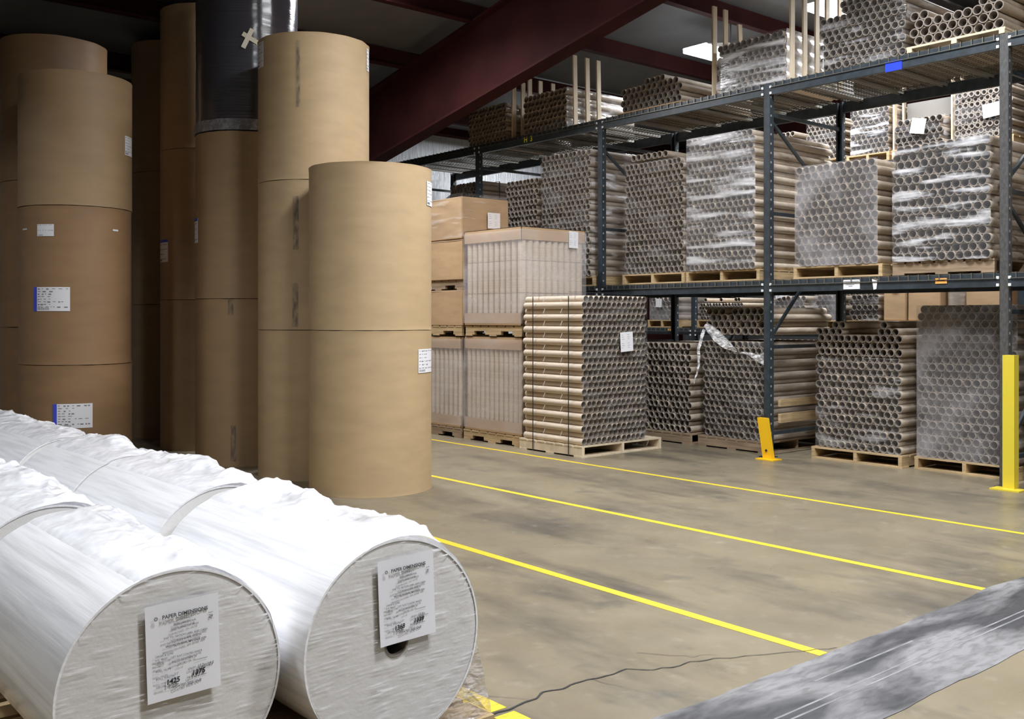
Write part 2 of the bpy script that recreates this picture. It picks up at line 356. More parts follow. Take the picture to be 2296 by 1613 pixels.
# cracks
crack_m = mat('crack_dark', (.035, .035, .035), .9)
def crack(pts, w0, w1):
    global n
    m = MB(); P = []
    for (a, b), (c, d) in zip(pts[:-1], pts[1:]):
        k = 8
        for i in range(k):
            t = i / k; x, y = a + (c - a) * t, b + (d - b) * t
            P.append((x + .012 * noise.noise(Vector((x * 14, y * 14, 0))), y + .022 * noise.noise(Vector((x * 14, y * 14, 7)))))
    P.append(pts[-1])
    L = []
    for i, (x, y) in enumerate(P):
        q = P[min(i + 1, len(P) - 1)]; o = P[max(i - 1, 0)]; d = Vector((q[0] - o[0], q[1] - o[1], 0)).normalized(); t = i / (len(P) - 1)
        ww = (w0 + (w1 - w0) * t) * (.7 + .6 * abs(noise.noise(Vector((x * 20, y * 20, 2)))))
        L.append(((x - d.y * ww, y + d.x * ww, .0030), (x + d.y * ww, y - d.x * ww, .0030)))
    for p, q in zip(L[:-1], L[1:]): m.add([p[0], p[1], q[1], q[0]], [(0, 1, 2, 3)])
    n += 1; struct(m, 'trim_%d' % n, crack_m)
crack([(2.38, 2.92), (2.57, 2.935), (2.71, 2.96), (2.92, 2.94), (3.12, 2.93), (3.21, 2.85), (3.51, 2.78), (3.67, 2.69), (4.05, 2.51)], .0065, .0022)
crack([(2.92, 2.94), (2.95, 2.80)], .0015, .0008)
crack([(2.42, 3.15), (2.57, 2.95)], .002, .001)
crack([(3.3, 3.05), (3.45, 2.86), (3.55, 2.79)], .0018, .0008)

# ------------------------------------------------------------------ hanging lights
for i, (x, y, z, wd, ln, watt, lab) in enumerate(FIXTURES):
    t = thing('hanging_light', (x, y, z), lab, 'ceiling light', 'hanging fluorescent lights')
    m = MB(); h = .10
    m.add([(x - wd / 2, y - ln / 2, z), (x + wd / 2, y - ln / 2, z), (x + wd / 2, y + ln / 2, z), (x - wd / 2, y + ln / 2, z),
           (x - .1, y - ln / 2, z + h), (x + .1, y - ln / 2, z + h), (x + .1, y + ln / 2, z + h), (x - .1, y + ln / 2, z + h)],
          [(0, 1, 5, 4), (1, 2, 6, 5), (2, 3, 7, 6), (3, 0, 4, 7), (4, 5, 6, 7)])
    m.build('housing', lamp_white, t)
    MB().box(x - wd / 2 + .01, x + wd / 2 - .01, y - ln / 2 + .01, y + ln / 2 - .01, z - .055, z + .012).build('diffuser', lamp_em, t)
    for s in (-1, 1):
        MB().cyl((x, y + s * ln * .4, z + h), 'z', roof_z(y + s * ln * .4) - .01 - z - h, .006, 6).build('hanging_wire', wire_m, t)
    ld = bpy.data.lights.new('lamp_glow', 'AREA'); ld.shape = 'RECTANGLE'; ld.size = wd; ld.size_y = ln; ld.energy = watt
    ld.color = (.95, .97, 1); ld.spread = R(160)      # the reflector keeps the light off the roof
    lo = bpy.data.objects.new('lamp_glow', ld); col.objects.link(lo); lo.location = (0, 0, -.062); lo.parent = t
    if i == 0:      # added upward lamp, imitating the bloom around this fixture on the roof
        l2 = bpy.data.lights.new('added_upglow', 'AREA'); l2.shape = 'RECTANGLE'; l2.size = .2; l2.size_y = 1.0; l2.energy = 16; l2.color = (.75, .9, 1)
        o2 = bpy.data.objects.new('added_upglow', l2); col.objects.link(o2); o2.location = (0, 0, .12); o2.rotation_euler = (math.pi, 0, 0); o2.parent = t

# ------------------------------------------------------------------ kraft paper rolls
def on_cyl(px, py, cx, cy, r):
    """angle and height of the point of an upright roll met by the ray through a pixel of the photograph"""
    f = 2240.; a = (px - 1148) / f; b = (712 - py) / f; cs, sn = .764, .645
    d = Vector((cs * a + sn, -sn * a + cs)); c = Vector((cx, cy))
    A = d.dot(d); B = -2 * d.dot(c); C = c.dot(c) - r * r; D = max(0, B * B - 4 * A * C)
    t = (-B - math.sqrt(D)) / (2 * A)
    return math.atan2(d.y * t - cy, d.x * t - cx), 1.5 + b * t
def arc(cx, cy, r, a0, a1, z0, z1, th=.0015, tilt=0.):
    nn = max(4, int(abs(a1 - a0) / .05)); m = MB(); vs = []
    for rr in (r, r + th):
        for k in range(nn + 1):
            a = a0 + (a1 - a0) * k / nn; dz = tilt * k / nn
            vs += [(cx + rr * math.cos(a), cy + rr * math.sin(a), z0 + dz), (cx + rr * math.cos(a), cy + rr * math.sin(a), z1 + dz)]
    fs = []; o = 2 * (nn + 1)
    for k in range(nn):
        fs += [(2 * k, 2 * k + 2, 2 * k + 3, 2 * k + 1), (o + 2 * k, o + 2 * k + 1, o + 2 * k + 3, o + 2 * k + 2),
               (2 * k, o + 2 * k, o + 2 * k + 2, 2 * k + 2), (2 * k + 1, 2 * k + 3, o + 2 * k + 3, o + 2 * k + 1)]
    fs += [(0, 1, o + 1, o), (2 * nn, o + 2 * nn, o + 2 * nn + 1, 2 * nn + 1)]
    return m.add(vs, fs, True)
def kraft_roll(cx, cy, r, z0, z1, mtl, label, seed=0, flare=.004, group=None):
    t = thing('kraft_paper_roll', (cx, cy, z0), label, 'paper roll', group)
    nn, H = 96, z1 - z0; hs = [0, .006, .02, .05, .3, .5, .7, 1 - .05, 1 - .02, 1 - .006, 1]; vs = []
    for q, h in enumerate(hs):
        for k in range(nn):
            a = 2 * math.pi * k / nn; u = Vector((math.cos(a) * 2.2, math.sin(a) * 2.2, seed + (7 if h > .5 else 0)))
            e = math.exp(-min(h, 1 - h) / .012)
            rr = r + .0015 * noise.noise(Vector((math.cos(a), math.sin(a), h * 2 + seed))) + e * (.0025 + flare * max(0, noise.noise(u * 1.6)))
            dz = e * (.004 * noise.noise(u * 2.4)) if h > .5 else -e * .0 
            vs.append((cx + rr * math.cos(a), cy + rr * math.sin(a), z0 + .0008 + (H - .006) * h + dz))
    fs = [(q * nn + k, q * nn + (k + 1) % nn, (q + 1) * nn + (k + 1) % nn, (q + 1) * nn + k) for q in range(len(hs) - 1) for k in range(nn)]
    m = MB().add(vs, fs, True); o = (len(hs) - 1) * nn
    m.f += [tuple(range(nn - 1, -1, -1)), tuple(range(o, o + nn))]; m.sm += [False, False]
    m.build('wrapped_body', mtl, t)
    t['r'] = r
    del t['r']
    return t
def lab(t, cx, cy, r, px0, py0, px1, py1, blue=None, text=6, name='label'):
    """paper label stuck round a roll; blue = 'left' or 'top' band"""
    a0, z1 = on_cyl(px0, py0, cx, cy, r); a1, _ = on_cyl(px1, py0, cx, cy, r)
    if a1 - a0 > math.pi: a1 -= 2 * math.pi
    if a0 - a1 > math.pi: a1 += 2 * math.pi
    _, zb = on_cyl((px0 + px1) / 2, py1, cx, cy, r); _, zt = on_cyl((px0 + px1) / 2, py0, cx, cy, r)
    z0, z1 = zb, zt
    L = arc(cx, cy, r + .0035, a0, a1, z0, z1).build(name, white_p, t)
    W, H = a1 - a0, z1 - z0; q = MB(); rr = random.Random(int(px0 * 7 + py0))
    def sub(u0, u1, v0, v1): 
        s = arc(cx, cy, r + .0052, a0 + W * u0, a0 + W * u1, z1 - H * v1, z1 - H * v0, .0006); q.add(s.v, s.f, True)
    s0 = .05
    if blue == 'left':
        arc(cx, cy, r + .0052, a0, a0 + W * .10, z0, z1, .0006).build('blue_band', blue_p, L); s0 = .13
    if blue == 'top':
        arc(cx, cy, r + .0052, a0, a1, z1 - H * .12, z1, .0006).build('blue_band', blue_p, L)
    if text:
        v = .06 if blue != 'top' else .2
        for k in range(text):
            u = s0
            while u < (.9 if k in (0, text - 1, text - 3) else .5):
                l = rr.uniform(.03, .10)
                sub(u, min(.95, u + l), v, v + rr.choice((.025, .03, .05))); u += l + rr.uniform(.02, .1)
            v += .86 / text
        for k in range(14): sub(s0 + .012 * k * 2, s0 + .012 * k * 2 + rr.uniform(.006, .014), .86, .95)
        q.build('printed_text', ink_soft, L)
    return L
def smudge(t, cx, cy, r, px, w, py0, py1):
    a0, z1 = on_cyl(px - w / 2, py0, cx, cy, r); a1, _ = on_cyl(px + w / 2, py0, cx, cy, r); _, z0 = on_cyl(px, py1, cx, cy, r)
    if abs(a1 - a0) > math.pi: a1 += 2 * math.pi * (1 if a0 > a1 else -1)
    arc(cx, cy, r + .004, a0, a1, z0, z1, .0004).build('scuff_mark', scuff, t)

# front stack, two rolls
cx, cy, r = 4.73, 7.53, .534
k = kraft_roll(cx, cy, r, 0, 1.392, kraft_light, 'tan kraft paper roll on the floor, lower one of the two high front stack', 1)
lab(k, cx, cy, r, 938, 783, 966.5, 836, None, 6)
k = kraft_roll(cx, cy, r, 1.392, 2.80, kraft_light, 'tan kraft paper roll, upper one of the two high front stack, ragged top edge', 2, .008)
lab(k, cx, cy, r, 957, 408, 967.8, 462, None, 6)
# second stack, three rolls
cx, cy, r = 4.77, 8.61, .526
kraft_roll(cx, cy, r, 0, 1.385, kraft_light, 'tan kraft paper roll on the floor behind the front stack, lowest of three', 3)
k = kraft_roll(cx, cy, r, 1.385, 2.765, kraft_light, 'tan kraft paper roll with a dark smudge line, middle of the three high stack', 4, .007)
smudge(k, cx, cy, r, 664, 13, 440, 560); smudge(k, cx, cy, r, 663, 13, 636, 734)
k = kraft_roll(cx, cy, r, 2.765, 4.12, kraft_light, 'tan kraft paper roll on top of the three high stack, labels near both sides', 5, .008)
lab(k, cx, cy, r, 580.5, 95, 592, 152, None, 5); lab(k, cx, cy, r, 822, 110, 826.5, 160, None, 5)
smudge(k, cx, cy, r, 670, 8, 90, 240)
# third stack with the black film roll
cx, cy, r = 4.66, 9.84, .522
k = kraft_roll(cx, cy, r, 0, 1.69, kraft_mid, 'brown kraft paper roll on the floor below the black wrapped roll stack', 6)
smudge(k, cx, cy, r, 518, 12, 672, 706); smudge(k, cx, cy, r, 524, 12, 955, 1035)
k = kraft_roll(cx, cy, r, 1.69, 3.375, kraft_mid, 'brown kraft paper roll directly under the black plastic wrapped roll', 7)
lab(k, cx, cy, r, 433.5, 491, 445, 546, 'top', 4)
t = thing('film_wrapped_roll', (cx, cy, 3.375), 'tall roll wrapped in shiny black plastic film with a taped cross', 'paper roll')
m = MB()
def blk(u, v):
    a = 2 * math.pi * u; h = v; rr = r - .004 + .004 * noise.noise(Vector((math.cos(a) * 2, math.sin(a) * 2, h * 26))) + .003 * noise.noise(Vector((math.cos(a) * 9, math.sin(a) * 9, h * 2)))
    rr += .01 * math.exp(-h / .03)
    return (cx + rr * math.cos(a), cy + rr * math.sin(a), 3.378 + h * 1.69)
m.grid(blk, 96, 60); m.add([(cx + (r - .01) * math.cos(2 * math.pi * q / 48), cy + (r - .01) * math.sin(2 * math.pi * q / 48), 5.066) for q in range(48)], [tuple(range(48))])
m.build('film_wrap', black_film, t)
def hem(u, v):
    a = 2 * math.pi * u; rr = r + .006 + .016 * (1 - v) * (1 + .6 * noise.noise(Vector((math.cos(a) * 14, math.sin(a) * 14, 0))))
    return (cx + rr * math.cos(a), cy + rr * math.sin(a), 3.38 + .115 * v + (.012 * noise.noise(Vector((math.cos(a) * 5, math.sin(a) * 5, 4))) if v > .5 else 0))
MB().grid(hem, 110, 4).build('film_hem', clear_hem, t)
tp = MB()
for p0, p1 in (((566, 66), (546, 108)), ((545, 76), (578, 97))):
    a0, z0 = on_cyl(*p0, cx, cy, r); a1, z1 = on_cyl(*p1, cx, cy, r); rr = r + .014
    A = Vector((cx + rr * math.cos(a0), cy + rr * math.sin(a0), z0)); B = Vector((cx + rr * math.cos(a1), cy + rr * math.sin(a1), z1))
    tp.bar(A, B, .004, .05) if abs(z0 - z1) < .05 else tp.bar(A, B, .045, .004, (math.cos(a0), math.sin(a0), 0))
tp.build('tape_cross', tape_m, t)
# dark stacks behind
cx, cy, r = 4.817, 11.24, .514
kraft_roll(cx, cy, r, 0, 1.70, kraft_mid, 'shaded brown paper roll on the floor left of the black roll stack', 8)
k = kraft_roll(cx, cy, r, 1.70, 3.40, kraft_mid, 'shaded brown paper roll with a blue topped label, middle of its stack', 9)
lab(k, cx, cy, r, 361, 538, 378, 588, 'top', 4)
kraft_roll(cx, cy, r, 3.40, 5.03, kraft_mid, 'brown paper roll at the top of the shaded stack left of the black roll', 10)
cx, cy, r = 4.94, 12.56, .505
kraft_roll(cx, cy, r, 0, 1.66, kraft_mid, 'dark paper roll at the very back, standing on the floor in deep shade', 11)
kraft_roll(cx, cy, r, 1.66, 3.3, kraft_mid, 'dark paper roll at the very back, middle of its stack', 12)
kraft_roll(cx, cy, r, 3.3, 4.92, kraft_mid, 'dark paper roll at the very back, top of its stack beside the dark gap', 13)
# left stack with the blue and white labels
cx, cy, r = 3.089, 10.353, .52
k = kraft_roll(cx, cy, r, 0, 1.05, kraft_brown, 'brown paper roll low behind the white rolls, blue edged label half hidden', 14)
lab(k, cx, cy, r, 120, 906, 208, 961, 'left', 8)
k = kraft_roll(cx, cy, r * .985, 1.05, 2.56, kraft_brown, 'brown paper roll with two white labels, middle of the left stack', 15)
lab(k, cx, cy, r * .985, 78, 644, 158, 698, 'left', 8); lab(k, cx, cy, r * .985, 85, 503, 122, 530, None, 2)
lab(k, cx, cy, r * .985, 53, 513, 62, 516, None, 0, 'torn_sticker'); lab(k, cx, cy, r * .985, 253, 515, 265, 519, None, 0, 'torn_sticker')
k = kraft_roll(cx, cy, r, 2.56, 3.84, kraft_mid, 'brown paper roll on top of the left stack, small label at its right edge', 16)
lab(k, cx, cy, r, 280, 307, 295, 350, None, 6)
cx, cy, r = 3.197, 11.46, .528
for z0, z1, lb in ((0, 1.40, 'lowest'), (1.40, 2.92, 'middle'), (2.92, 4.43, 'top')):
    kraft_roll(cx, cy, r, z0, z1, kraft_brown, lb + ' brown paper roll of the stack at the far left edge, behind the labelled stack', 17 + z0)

# ------------------------------------------------------------------ pallets
def pallet(x0, x1, y0, y1, z, along, label, mtl=wood, notch=False, boards=7, group='wooden pallets'):
    """along: axis of the three stringers"""
    t = thing('wooden_pallet', ((x0 + x1) / 2, (y0 + y1) / 2, z), label, 'pallet', group)
    sw, bh, H = .038, .017, .125
    def place(mb, name, a0, a1, b0, b1, c0, c1):
        if along == 'y': mb.box(b0, b1, a0, a1, c0, c1)
        else: mb.box(a0, a1, b0, b1, c0, c1)
        return mb
    (A0, A1), (B0, B1) = ((y0, y1), (x0, x1)) if along == 'y' else ((x0, x1), (y0, y1))
    for c in (B0 + sw / 2, (B0 + B1) / 2, B1 - sw / 2):
        m = MB()
        if notch:
            L = A1 - A0; q = [A0, A0 + L * .16, A0 + L * .36, A0 + L * .64, A0 + L * .84, A1]
            place(m, '', A0, A1, c - sw / 2, c + sw / 2, z + .06, z + H - bh)
            for i in (0, 2, 4): place(m, '', q[i], q[i + 1], c - sw / 2, c + sw / 2, z + bh, z + .06)
        else: place(m, '', A0, A1, c - sw / 2, c + sw / 2, z + bh, z + H - bh)
        m.build('stringer', mtl, t)
    bw = (A1 - A0) / boards * .86
    for i in range(boards):
        a = A0 + (A1 - A0 - bw) * i / (boards - 1); place(MB(), '', a, a + bw, B0 - .004, B1 + .004, z + H - bh, z + H).build('deck_board', mtl, t)
    for i in (0, 1, 2):
        a = A0 + (A1 - A0 - bw) * i / 2; place(MB(), '', a, a + bw, B0 - .004, B1 + .004, z, z + bh).build('bottom_board', mtl, t)
    return t
PH = .125

# ------------------------------------------------------------------ pallet racks
POSTS = [13.93, 11.44, 8.93, 6.42, 3.93, 1.44, -1.05]
def deck(x0, x1, y0, y1, z, parent):
    m = MB(); yy = y0 + .06; t_ = .004
    while yy < y1 - .03:
        m.box(x0 - .025, x1 + .025, yy - t_, yy + t_, z, z + t_ * 2); m.box(x0 - .03, x0 - .025 + t_, yy - t_, yy + t_, z - .045, z + t_ * 2); yy += .10
    yy = y0 + .085
    while yy < y1 - .03:
        m.box(x0, x1, yy - t_ * .8, yy + t_ * .8, z, z + t_ * 1.6); yy += .10
    xx = x0
    while xx < x1:
        m.box(xx - t_, xx + t_, y0 + .04, y1 - .04, z - .002, z + t_); xx += .055
    m.box(x0 - .031, x0 - .026 + t_, y0 + .04, y1 - .04, z - .048, z - .042)
    m.build('wire_deck', wire_m, parent)
    s = MB()
    for k in range(5):
        yc = y0 + (y1 - y0) * (k + .5) / 5
        s.box(x0 + .01, x1 - .01, yc - .028, yc + .028, z - .006, z - .0025).box(x0 + .01, x1 - .01, yc - .028, yc - .024, z - .035, z - .004).box(x0 + .01, x1 - .01, yc + .024, yc + .028, z - .035, z - .004)
    s.build('deck_support', rib_m, parent)
def upright(x, y, h, parent, front=True, mtl=rack_m):
    m = MB(); w_, d_ = .076, .07; s = 1 if front else -1
    m.box(x if front else x - .003, x + .003 if front else x, y - w_ / 2, y + w_ / 2, .006, h)
    for sg in (-1, 1):
        a, b = sorted((x, x + s * d_)); m.box(a, b, y + sg * w_ / 2 - .0015, y + sg * w_ / 2 + .0015, .006, h)
        a, b = sorted((x + s * d_, x + s * (d_ - .003))); m.box(a, b, *sorted((y + sg * w_ / 2, y + sg * (w_ / 2 - .018))), .006, h)
    m.box(x - .04, x + .10, y - .07, y + .07, .0005, .008)
    o = m.build('upright_post', mtl, parent)
    q = MB(); zz = .25
    while zz < h - .05:
        for sg in (-1, 1): q.box(x + s * .012, x + s * .03, y + sg * (w_ / 2 + .0016), y + sg * (w_ / 2 + .0026), zz, zz + .022) if True else None
        zz += .05 * 2
    q.build('post_slots', slot_m, o)
slot_m = mat('slot_light_steel', (.34, .34, .34), .5)
def rack(xf, xr, posts, levels, top, label, beam_h=.12, decks=True):
    t = thing('pallet_rack', (xf, posts[len(posts) // 2], 0), label, 'rack')
    for y in posts:
        for x, fr in ((xf, True), (xr, False)): upright(x, y, top, t, fr, rack_old if (fr and y < 4) else rack_m)
        mid_ = 6 < y < 10 and xf < 10
        for z in (.25, 1.18 if mid_ else 1.55, 2.62, top - .32):
            MB().bar((xf + .03, y, z), (xr - .03, y, z), .03, .038).build('frame_brace', rack_m, t)
        for za, zb in (((1.25, 2.55), (top - .36, 2.7)) if mid_ else ((.3, 1.5), (2.55, 1.6), (2.7, top - .36))):
            MB().bar((xf + .04, y + .004, za), (xr - .04, y + .004, zb), .025, .032).build('frame_brace', rack_m, t)
    for y1, y0 in zip(posts[:-1], posts[1:]):
        for z in levels:
            for x, s in ((xf, -1), (xr, 1)):
                xa, xb = sorted((x + s * .004, x - s * .044)); m = MB()
                m.box(xa, xb, y0 + .04, y1 - .04, z - beam_h, z - .035); xa2, xb2 = sorted((x + s * .004, x - s * .028)); m.box(xa2, xb2, y0 + .04, y1 - .04, z - .035, z)
                b = m.build('beam', rack_m, t)
                if s == -1:
                    c = MB()
                    for yy in (y0 + .052, y1 - .052):
                        for dz in (.03, .095): c.box(x - .012, x - .004, yy - .012, yy + .012, z - dz - .02, z - dz + .005)
                    c.build('beam_clip', rivet_m, b)
            if decks: deck(xf + .01, xr - .01, y0 + .02, y1 - .02, z + .002, t)
    return t
DZ1, DZ2 = 1.89, 4.0
rk = rack(9.0, 10.47, POSTS, (DZ1, DZ2), 4.005, 'dark grey pallet rack along the aisle with wire decks full of tube bundles')
Z1, Z2 = DZ1 + .012, DZ2 + .012
rk2 = rack(12.6, 14.0, [12.95, 10.4, 7.75, 5.30, 2.8], (1.32, 3.62), 3.622, 'second pallet rack behind, seen through the gaps of the front rack', .1)
# marks on the front rack
def beam_text(s, y, z, size, m, x=8.99, bold=0):
    c = bpy.data.curves.new('txt', 'FONT'); c.body = s; c.size = size; c.extrude = .0005; c.offset = bold; c.align_x = 'CENTER'
    o = bpy.data.objects.new('txt', c); col.objects.link(o); me = None
    o.rotation_euler = (R(90), 0, R(-90)); o.location = (x, y, z)
    bpy.context.view_layer.update()
    me = bpy.data.meshes.new_from_object(o.evaluated_get(bpy.context.evaluated_depsgraph_get()))
    me.transform(o.matrix_world); bpy.data.objects.remove(o); me.materials.clear(); me.materials.append(m)
    return me
def link_mesh(name, me, parent):
    o = bpy.data.objects.new(name, me); col.objects.link(o); o.parent = parent
    if parent.type == 'EMPTY' and parent.parent is None: o.matrix_parent_inverse = Matrix.Translation(-Vector(parent.location))
    return o
letter_y = mat('paint_marker_yellow', (.85, .85, .05), .6)
link_mesh('painted_marking', beam_text('H  3', 10.30, 3.905, .10, letter_y, 8.99, .003), rk)['label'] = 'yellow painted H 3'
box(8.988, 8.994, 4.88, 5.05, 3.87, 3.965).build('blue_tape', blue_tape, rk)
p_ = box(8.989, 8.994, 5.32, 5.50, 1.78, 1.875).build('label', white_p, rk)
q_ = MB()
for k_, (a_, b_) in enumerate(((.01, .17), (.02, .15), (.03, .12), (.06, .1))): q_.box(8.9880, 8.9888, 5.50 - b_, 5.50 - a_, 1.855 - k_ * .016, 1.861 - k_ * .016)
q_.build('printed_text', ink_soft, p_)
p_ = box(8.989, 8.994, 4.44, 4.55, 1.812, 1.862).build('label', orange_p, rk); p_['label'] = 'orange sticker'
MB().box(8.9880, 8.9888, 4.46, 4.53, 1.836, 1.846).build('printed_text', pen, p_)
p_ = MB().add([(8.99, 5.19, 1.875), (8.99, 5.13, 1.875), (8.985, 5.14, 1.775), (8.985, 5.17, 1.77), (8.986, 5.15, 1.885), (8.982, 5.12, 1.86)], [(0, 1, 2, 3), (4, 5, 1, 0)]).build('torn_tag', white_p, rk)

# post guards
g = thing('post_guard', (8.9, 3.93, 0), 'tall square yellow post guard at the right rack post', 'post guard')
MB().box(8.90, 8.992, 3.80, 3.90, .012, 1.17).build('guard_column', yellow2, g); MB().box(8.80, 8.957, 3.72, 3.97, .0005, .012).build('base_plate', yellow2, g)
g = thing('post_guard', (8.9, 6.36, 0), 'short dented yellow post guard leaning at the middle rack post', 'post guard')
MB().add([(8.83 + dx, 6.235 + dy, .012) for dx, dy in ((0, 0), (.05, 0), (.05, .115), (0, .115))] + [(8.80 + dx, 6.285 + dy, .44) for dx, dy in ((0, 0), (.05, 0), (.05, .115), (0, .115))],
         [(3, 2, 1, 0), (4, 5, 6, 7), (0, 1, 5, 4), (1, 2, 6, 5), (2, 3, 7, 6), (3, 0, 4, 7)]).build('guard_column', yellow, g)
MB().box(8.77, 8.93, 6.18, 6.40, .0005, .012).build('base_plate', yellow, g)
MB().cyl((8.815, 6.30, .10), 'x', .012, .012, 10).build('bolt', pen, g)

# ------------------------------------------------------------------ tube bundles
TM = {}
def tube_mesh(d, L, ax, wall, m, n=20):
    key = (round(d, 4), round(L, 3), ax, wall, m.name, n)
    if key not in TM: TM[key] = MB().tube((0, 0, 0), ax, L, d / 2 * .985, d / 2 * .985 - wall, n).mesh('tube', m)
    return TM[key]
def layout(b0, b1, z0, z1, pitch, top=None, drop=None):
    """hexagonal rows of tube centres (b, z)"""
    P = []; j = 0; nc = max(1, round((b1 - b0) / pitch - .5)); pb = (b1 - b0) / (nc + .5); r = pitch / 2
    while True:
        z = z0 + r + j * pitch * .866
        if z + r > z1 + .02: break
        off = (j % 2) * pb / 2
        for i in range(nc):
            b = b0 + pb / 2 + off + i * pb
            if top and z + r * .6 > top((b - b0) / (b1 - b0)): continue
            if drop and drop(j, i): continue
            P.append((b, z, j, i))
        j += 1
    return P
def sheet(fn, nu, nv, name, m, parent):
    """stretch film, a thin skin with thickness"""
    o = MB().grid(fn, nu, nv).build(name, m, parent); return o
def bundle(label, ax, a0, L, b0, b1, z0, z1, pitch, m=card, wall=.006, top=None, drop=None, film_m=None, film_side=None, group='film wrapped tube bundles',
           fz=(0, 1), straps=0, nmax=100, jit=.012, pages=(), name='tube_bundle', ties=False, n=20, filmgap=.02):
    """tubes lie along ax from a0, stacked across b and z"""
    P = layout(b0, b1, z0, z1, pitch, top, drop)
    bx = lambda a, b, z: (a, b, z) if ax == 'x' else (b, a, z)
    t = thing(name, bx(a0, (b0 + b1) / 2, z0), label, 'tube bundle', group)
    if ax == 'x': P.sort(key=lambda q: (q[0] - b0) * .9 - (q[1] - z0) * .3 + (q[0]) * 0)
    P.sort(key=lambda q: (Vector(bx(a0, q[0], q[1])) - CAM).length)
    rest = MB(); base = Vector(t.location)
    for k, (b, z, j, i) in enumerate(P):
        ja = rnd.uniform(-jit, jit) + (.012 if j % 2 else 0)
        if k < nmax:
            o = bpy.data.objects.new('tube', tube_mesh(pitch, L, ax, wall, m, n)); col.objects.link(o); o.parent = t
            o.location = Vector(bx(a0 + ja, b, z)) - base
        else: rest.tube(bx(a0 + ja, b, z), ax, L, pitch / 2 * .985, pitch / 2 * .985 - wall, 14)
    if rest.v: rest.build('tubes', m, t)['kind'] = 'stuff'
    zt = max(q[1] for q in P) + pitch / 2; zr = z1 - z0
    if film_m:
        za, zb = z0 + fz[0] * (zt - z0), z0 + fz[1] * (zt - z0)
        sd = rnd.uniform(0, 50)
        def fe(u, v):
            b = b0 + (b1 - b0) * u; z = za + (zb - za) * v
            if top: z = min(z, top(min(1, max(0, u))) + pitch * .3)
            w_ = .006 * noise.noise(Vector((b * 2, z * 4, sd))) + .0015 * noise.noise(Vector((b * 8, z * 20, sd)))
            e = .02 * (max(0, 1 - u * 14) + max(0, (u - 1) * 14 + 1))
            return bx(a0 - filmgap + w_ + e, b, z)
        sheet(fe, 46, 60, 'stretch_film', film_m, t)
    if film_side:
        za, zb = z0 + fz[0] * (zt - z0), z0 + fz[1] * (zt - z0); sd = rnd.uniform(0, 50)
        def fs(u, v):
            a = a0 + L * u; z = za + (zb - za) * v
            ph = math.cos((z - z0 - pitch / 2) / (pitch * .866) * math.pi)      # the film sinks between the protruding rows
            w_ = .004 * noise.noise(Vector((a * 4, z * 6, sd))) + .002 * noise.noise(Vector((a * 12, z * 14, sd))) + .012 * (1 - ph) / 2
            return bx(a, b0 - .010 + w_ - .006, z)
        sheet(fs, 40, 90, 'stretch_film', film_side, t)
    for s_ in range(straps):
        a = a0 + L * (s_ + .5) / straps if straps > 1 else a0 + L * .42
        if ax == 'x': MB().box(a - .008, a + .008, b0 - .016, b0 - .013, z0, zt).box(a - .008, a + .008, b0 - .014, b1, zt + .001, zt + .003).build('strap', black_strap, t)
    for (b, z, w_, h_, rot) in pages: page(t, ax, a0 - filmgap - .018, b, z, w_, h_, rot)
    return t
def page(t, ax, a, b, z, w_, h_, rot=0, sgn=1, text=True):
    """sheet of paper taped on an end face (b, z centre)"""
    c, s = math.cos(rot), math.sin(rot)
    def P(u, v, d=0):
        bb, zz = b + (u * c - v * s) * (-1 if ax == 'x' else 1), z + (u * s + v * c)
        return (a - d, bb, zz) if ax == 'x' else (bb, a - d, zz)
    def card_(u0, u1, v0, v1, d0, d1): 
        m = MB(); vs = [P(u, v, d) for d in (d0, d1) for u, v in ((u0, v0), (u1, v0), (u1, v1), (u0, v1))]
        return m.add(vs, [(0, 1, 2, 3), (7, 6, 5, 4), (0, 4, 5, 1), (1, 5, 6, 2), (2, 6, 7, 3), (3, 7, 4, 0)])
    L = card_(-w_ / 2, w_ / 2, -h_ / 2, h_ / 2, 0, .001).build('label', white_p, t)
    if text:
        q = MB()
        for k in range(7):
            for u0, u1 in ((-.40, -.40 + .12 + .05 * (k % 3)), (.06, .22 + .04 * (k % 2))):
                if k in (3,): continue
                m = card_(u0 * w_, u1 * w_, h_ * (.36 - k * .11), h_ * (.375 - k * .11), .0012, .0018); q.add(m.v, m.f)
        q.build('printed_text', ink_soft, L)
    return L
def loose_tubes(ax, a0, L, b0, b1, z0, z1, pitch, m, wall, where, group, top=None, drop=None, n=22, jit=.015):
    P = layout(b0, b1, z0, z1, pitch, top, drop)
    words = ['first', 'second', 'third', 'fourth', 'fifth', 'sixth', 'seventh', 'eighth', 'ninth', 'tenth', 'eleventh', 'twelfth', 'thirteenth', 'fourteenth']
    rows = sorted({q[2] for q in P}); rn = {r_: ('bottom row' if k == 0 else 'top row' if k == len(rows) - 1 else words[k] + ' row up') for k, r_ in enumerate(rows)}
    if len(rows) == 1: rn = {rows[0]: 'row'}
    for r_ in rows:
        row = sorted([q for q in P if q[2] == r_], key=lambda q: -q[0])       # left to right in the view
        for k, (b, z, j, i) in enumerate(row):
            o = bpy.data.objects.new('cardboard_tube', tube_mesh(pitch, L, ax, wall, m, n)); col.objects.link(o)
            o.location = (a0 + rnd.uniform(-jit, jit), b, z) if ax == 'x' else (b, a0 + rnd.uniform(-jit, jit), z)
            tag(o, '%s tube from left, %s, %s' % (words[k], rn[r_], where), 'cardboard tube', group)
X0 = 9.03
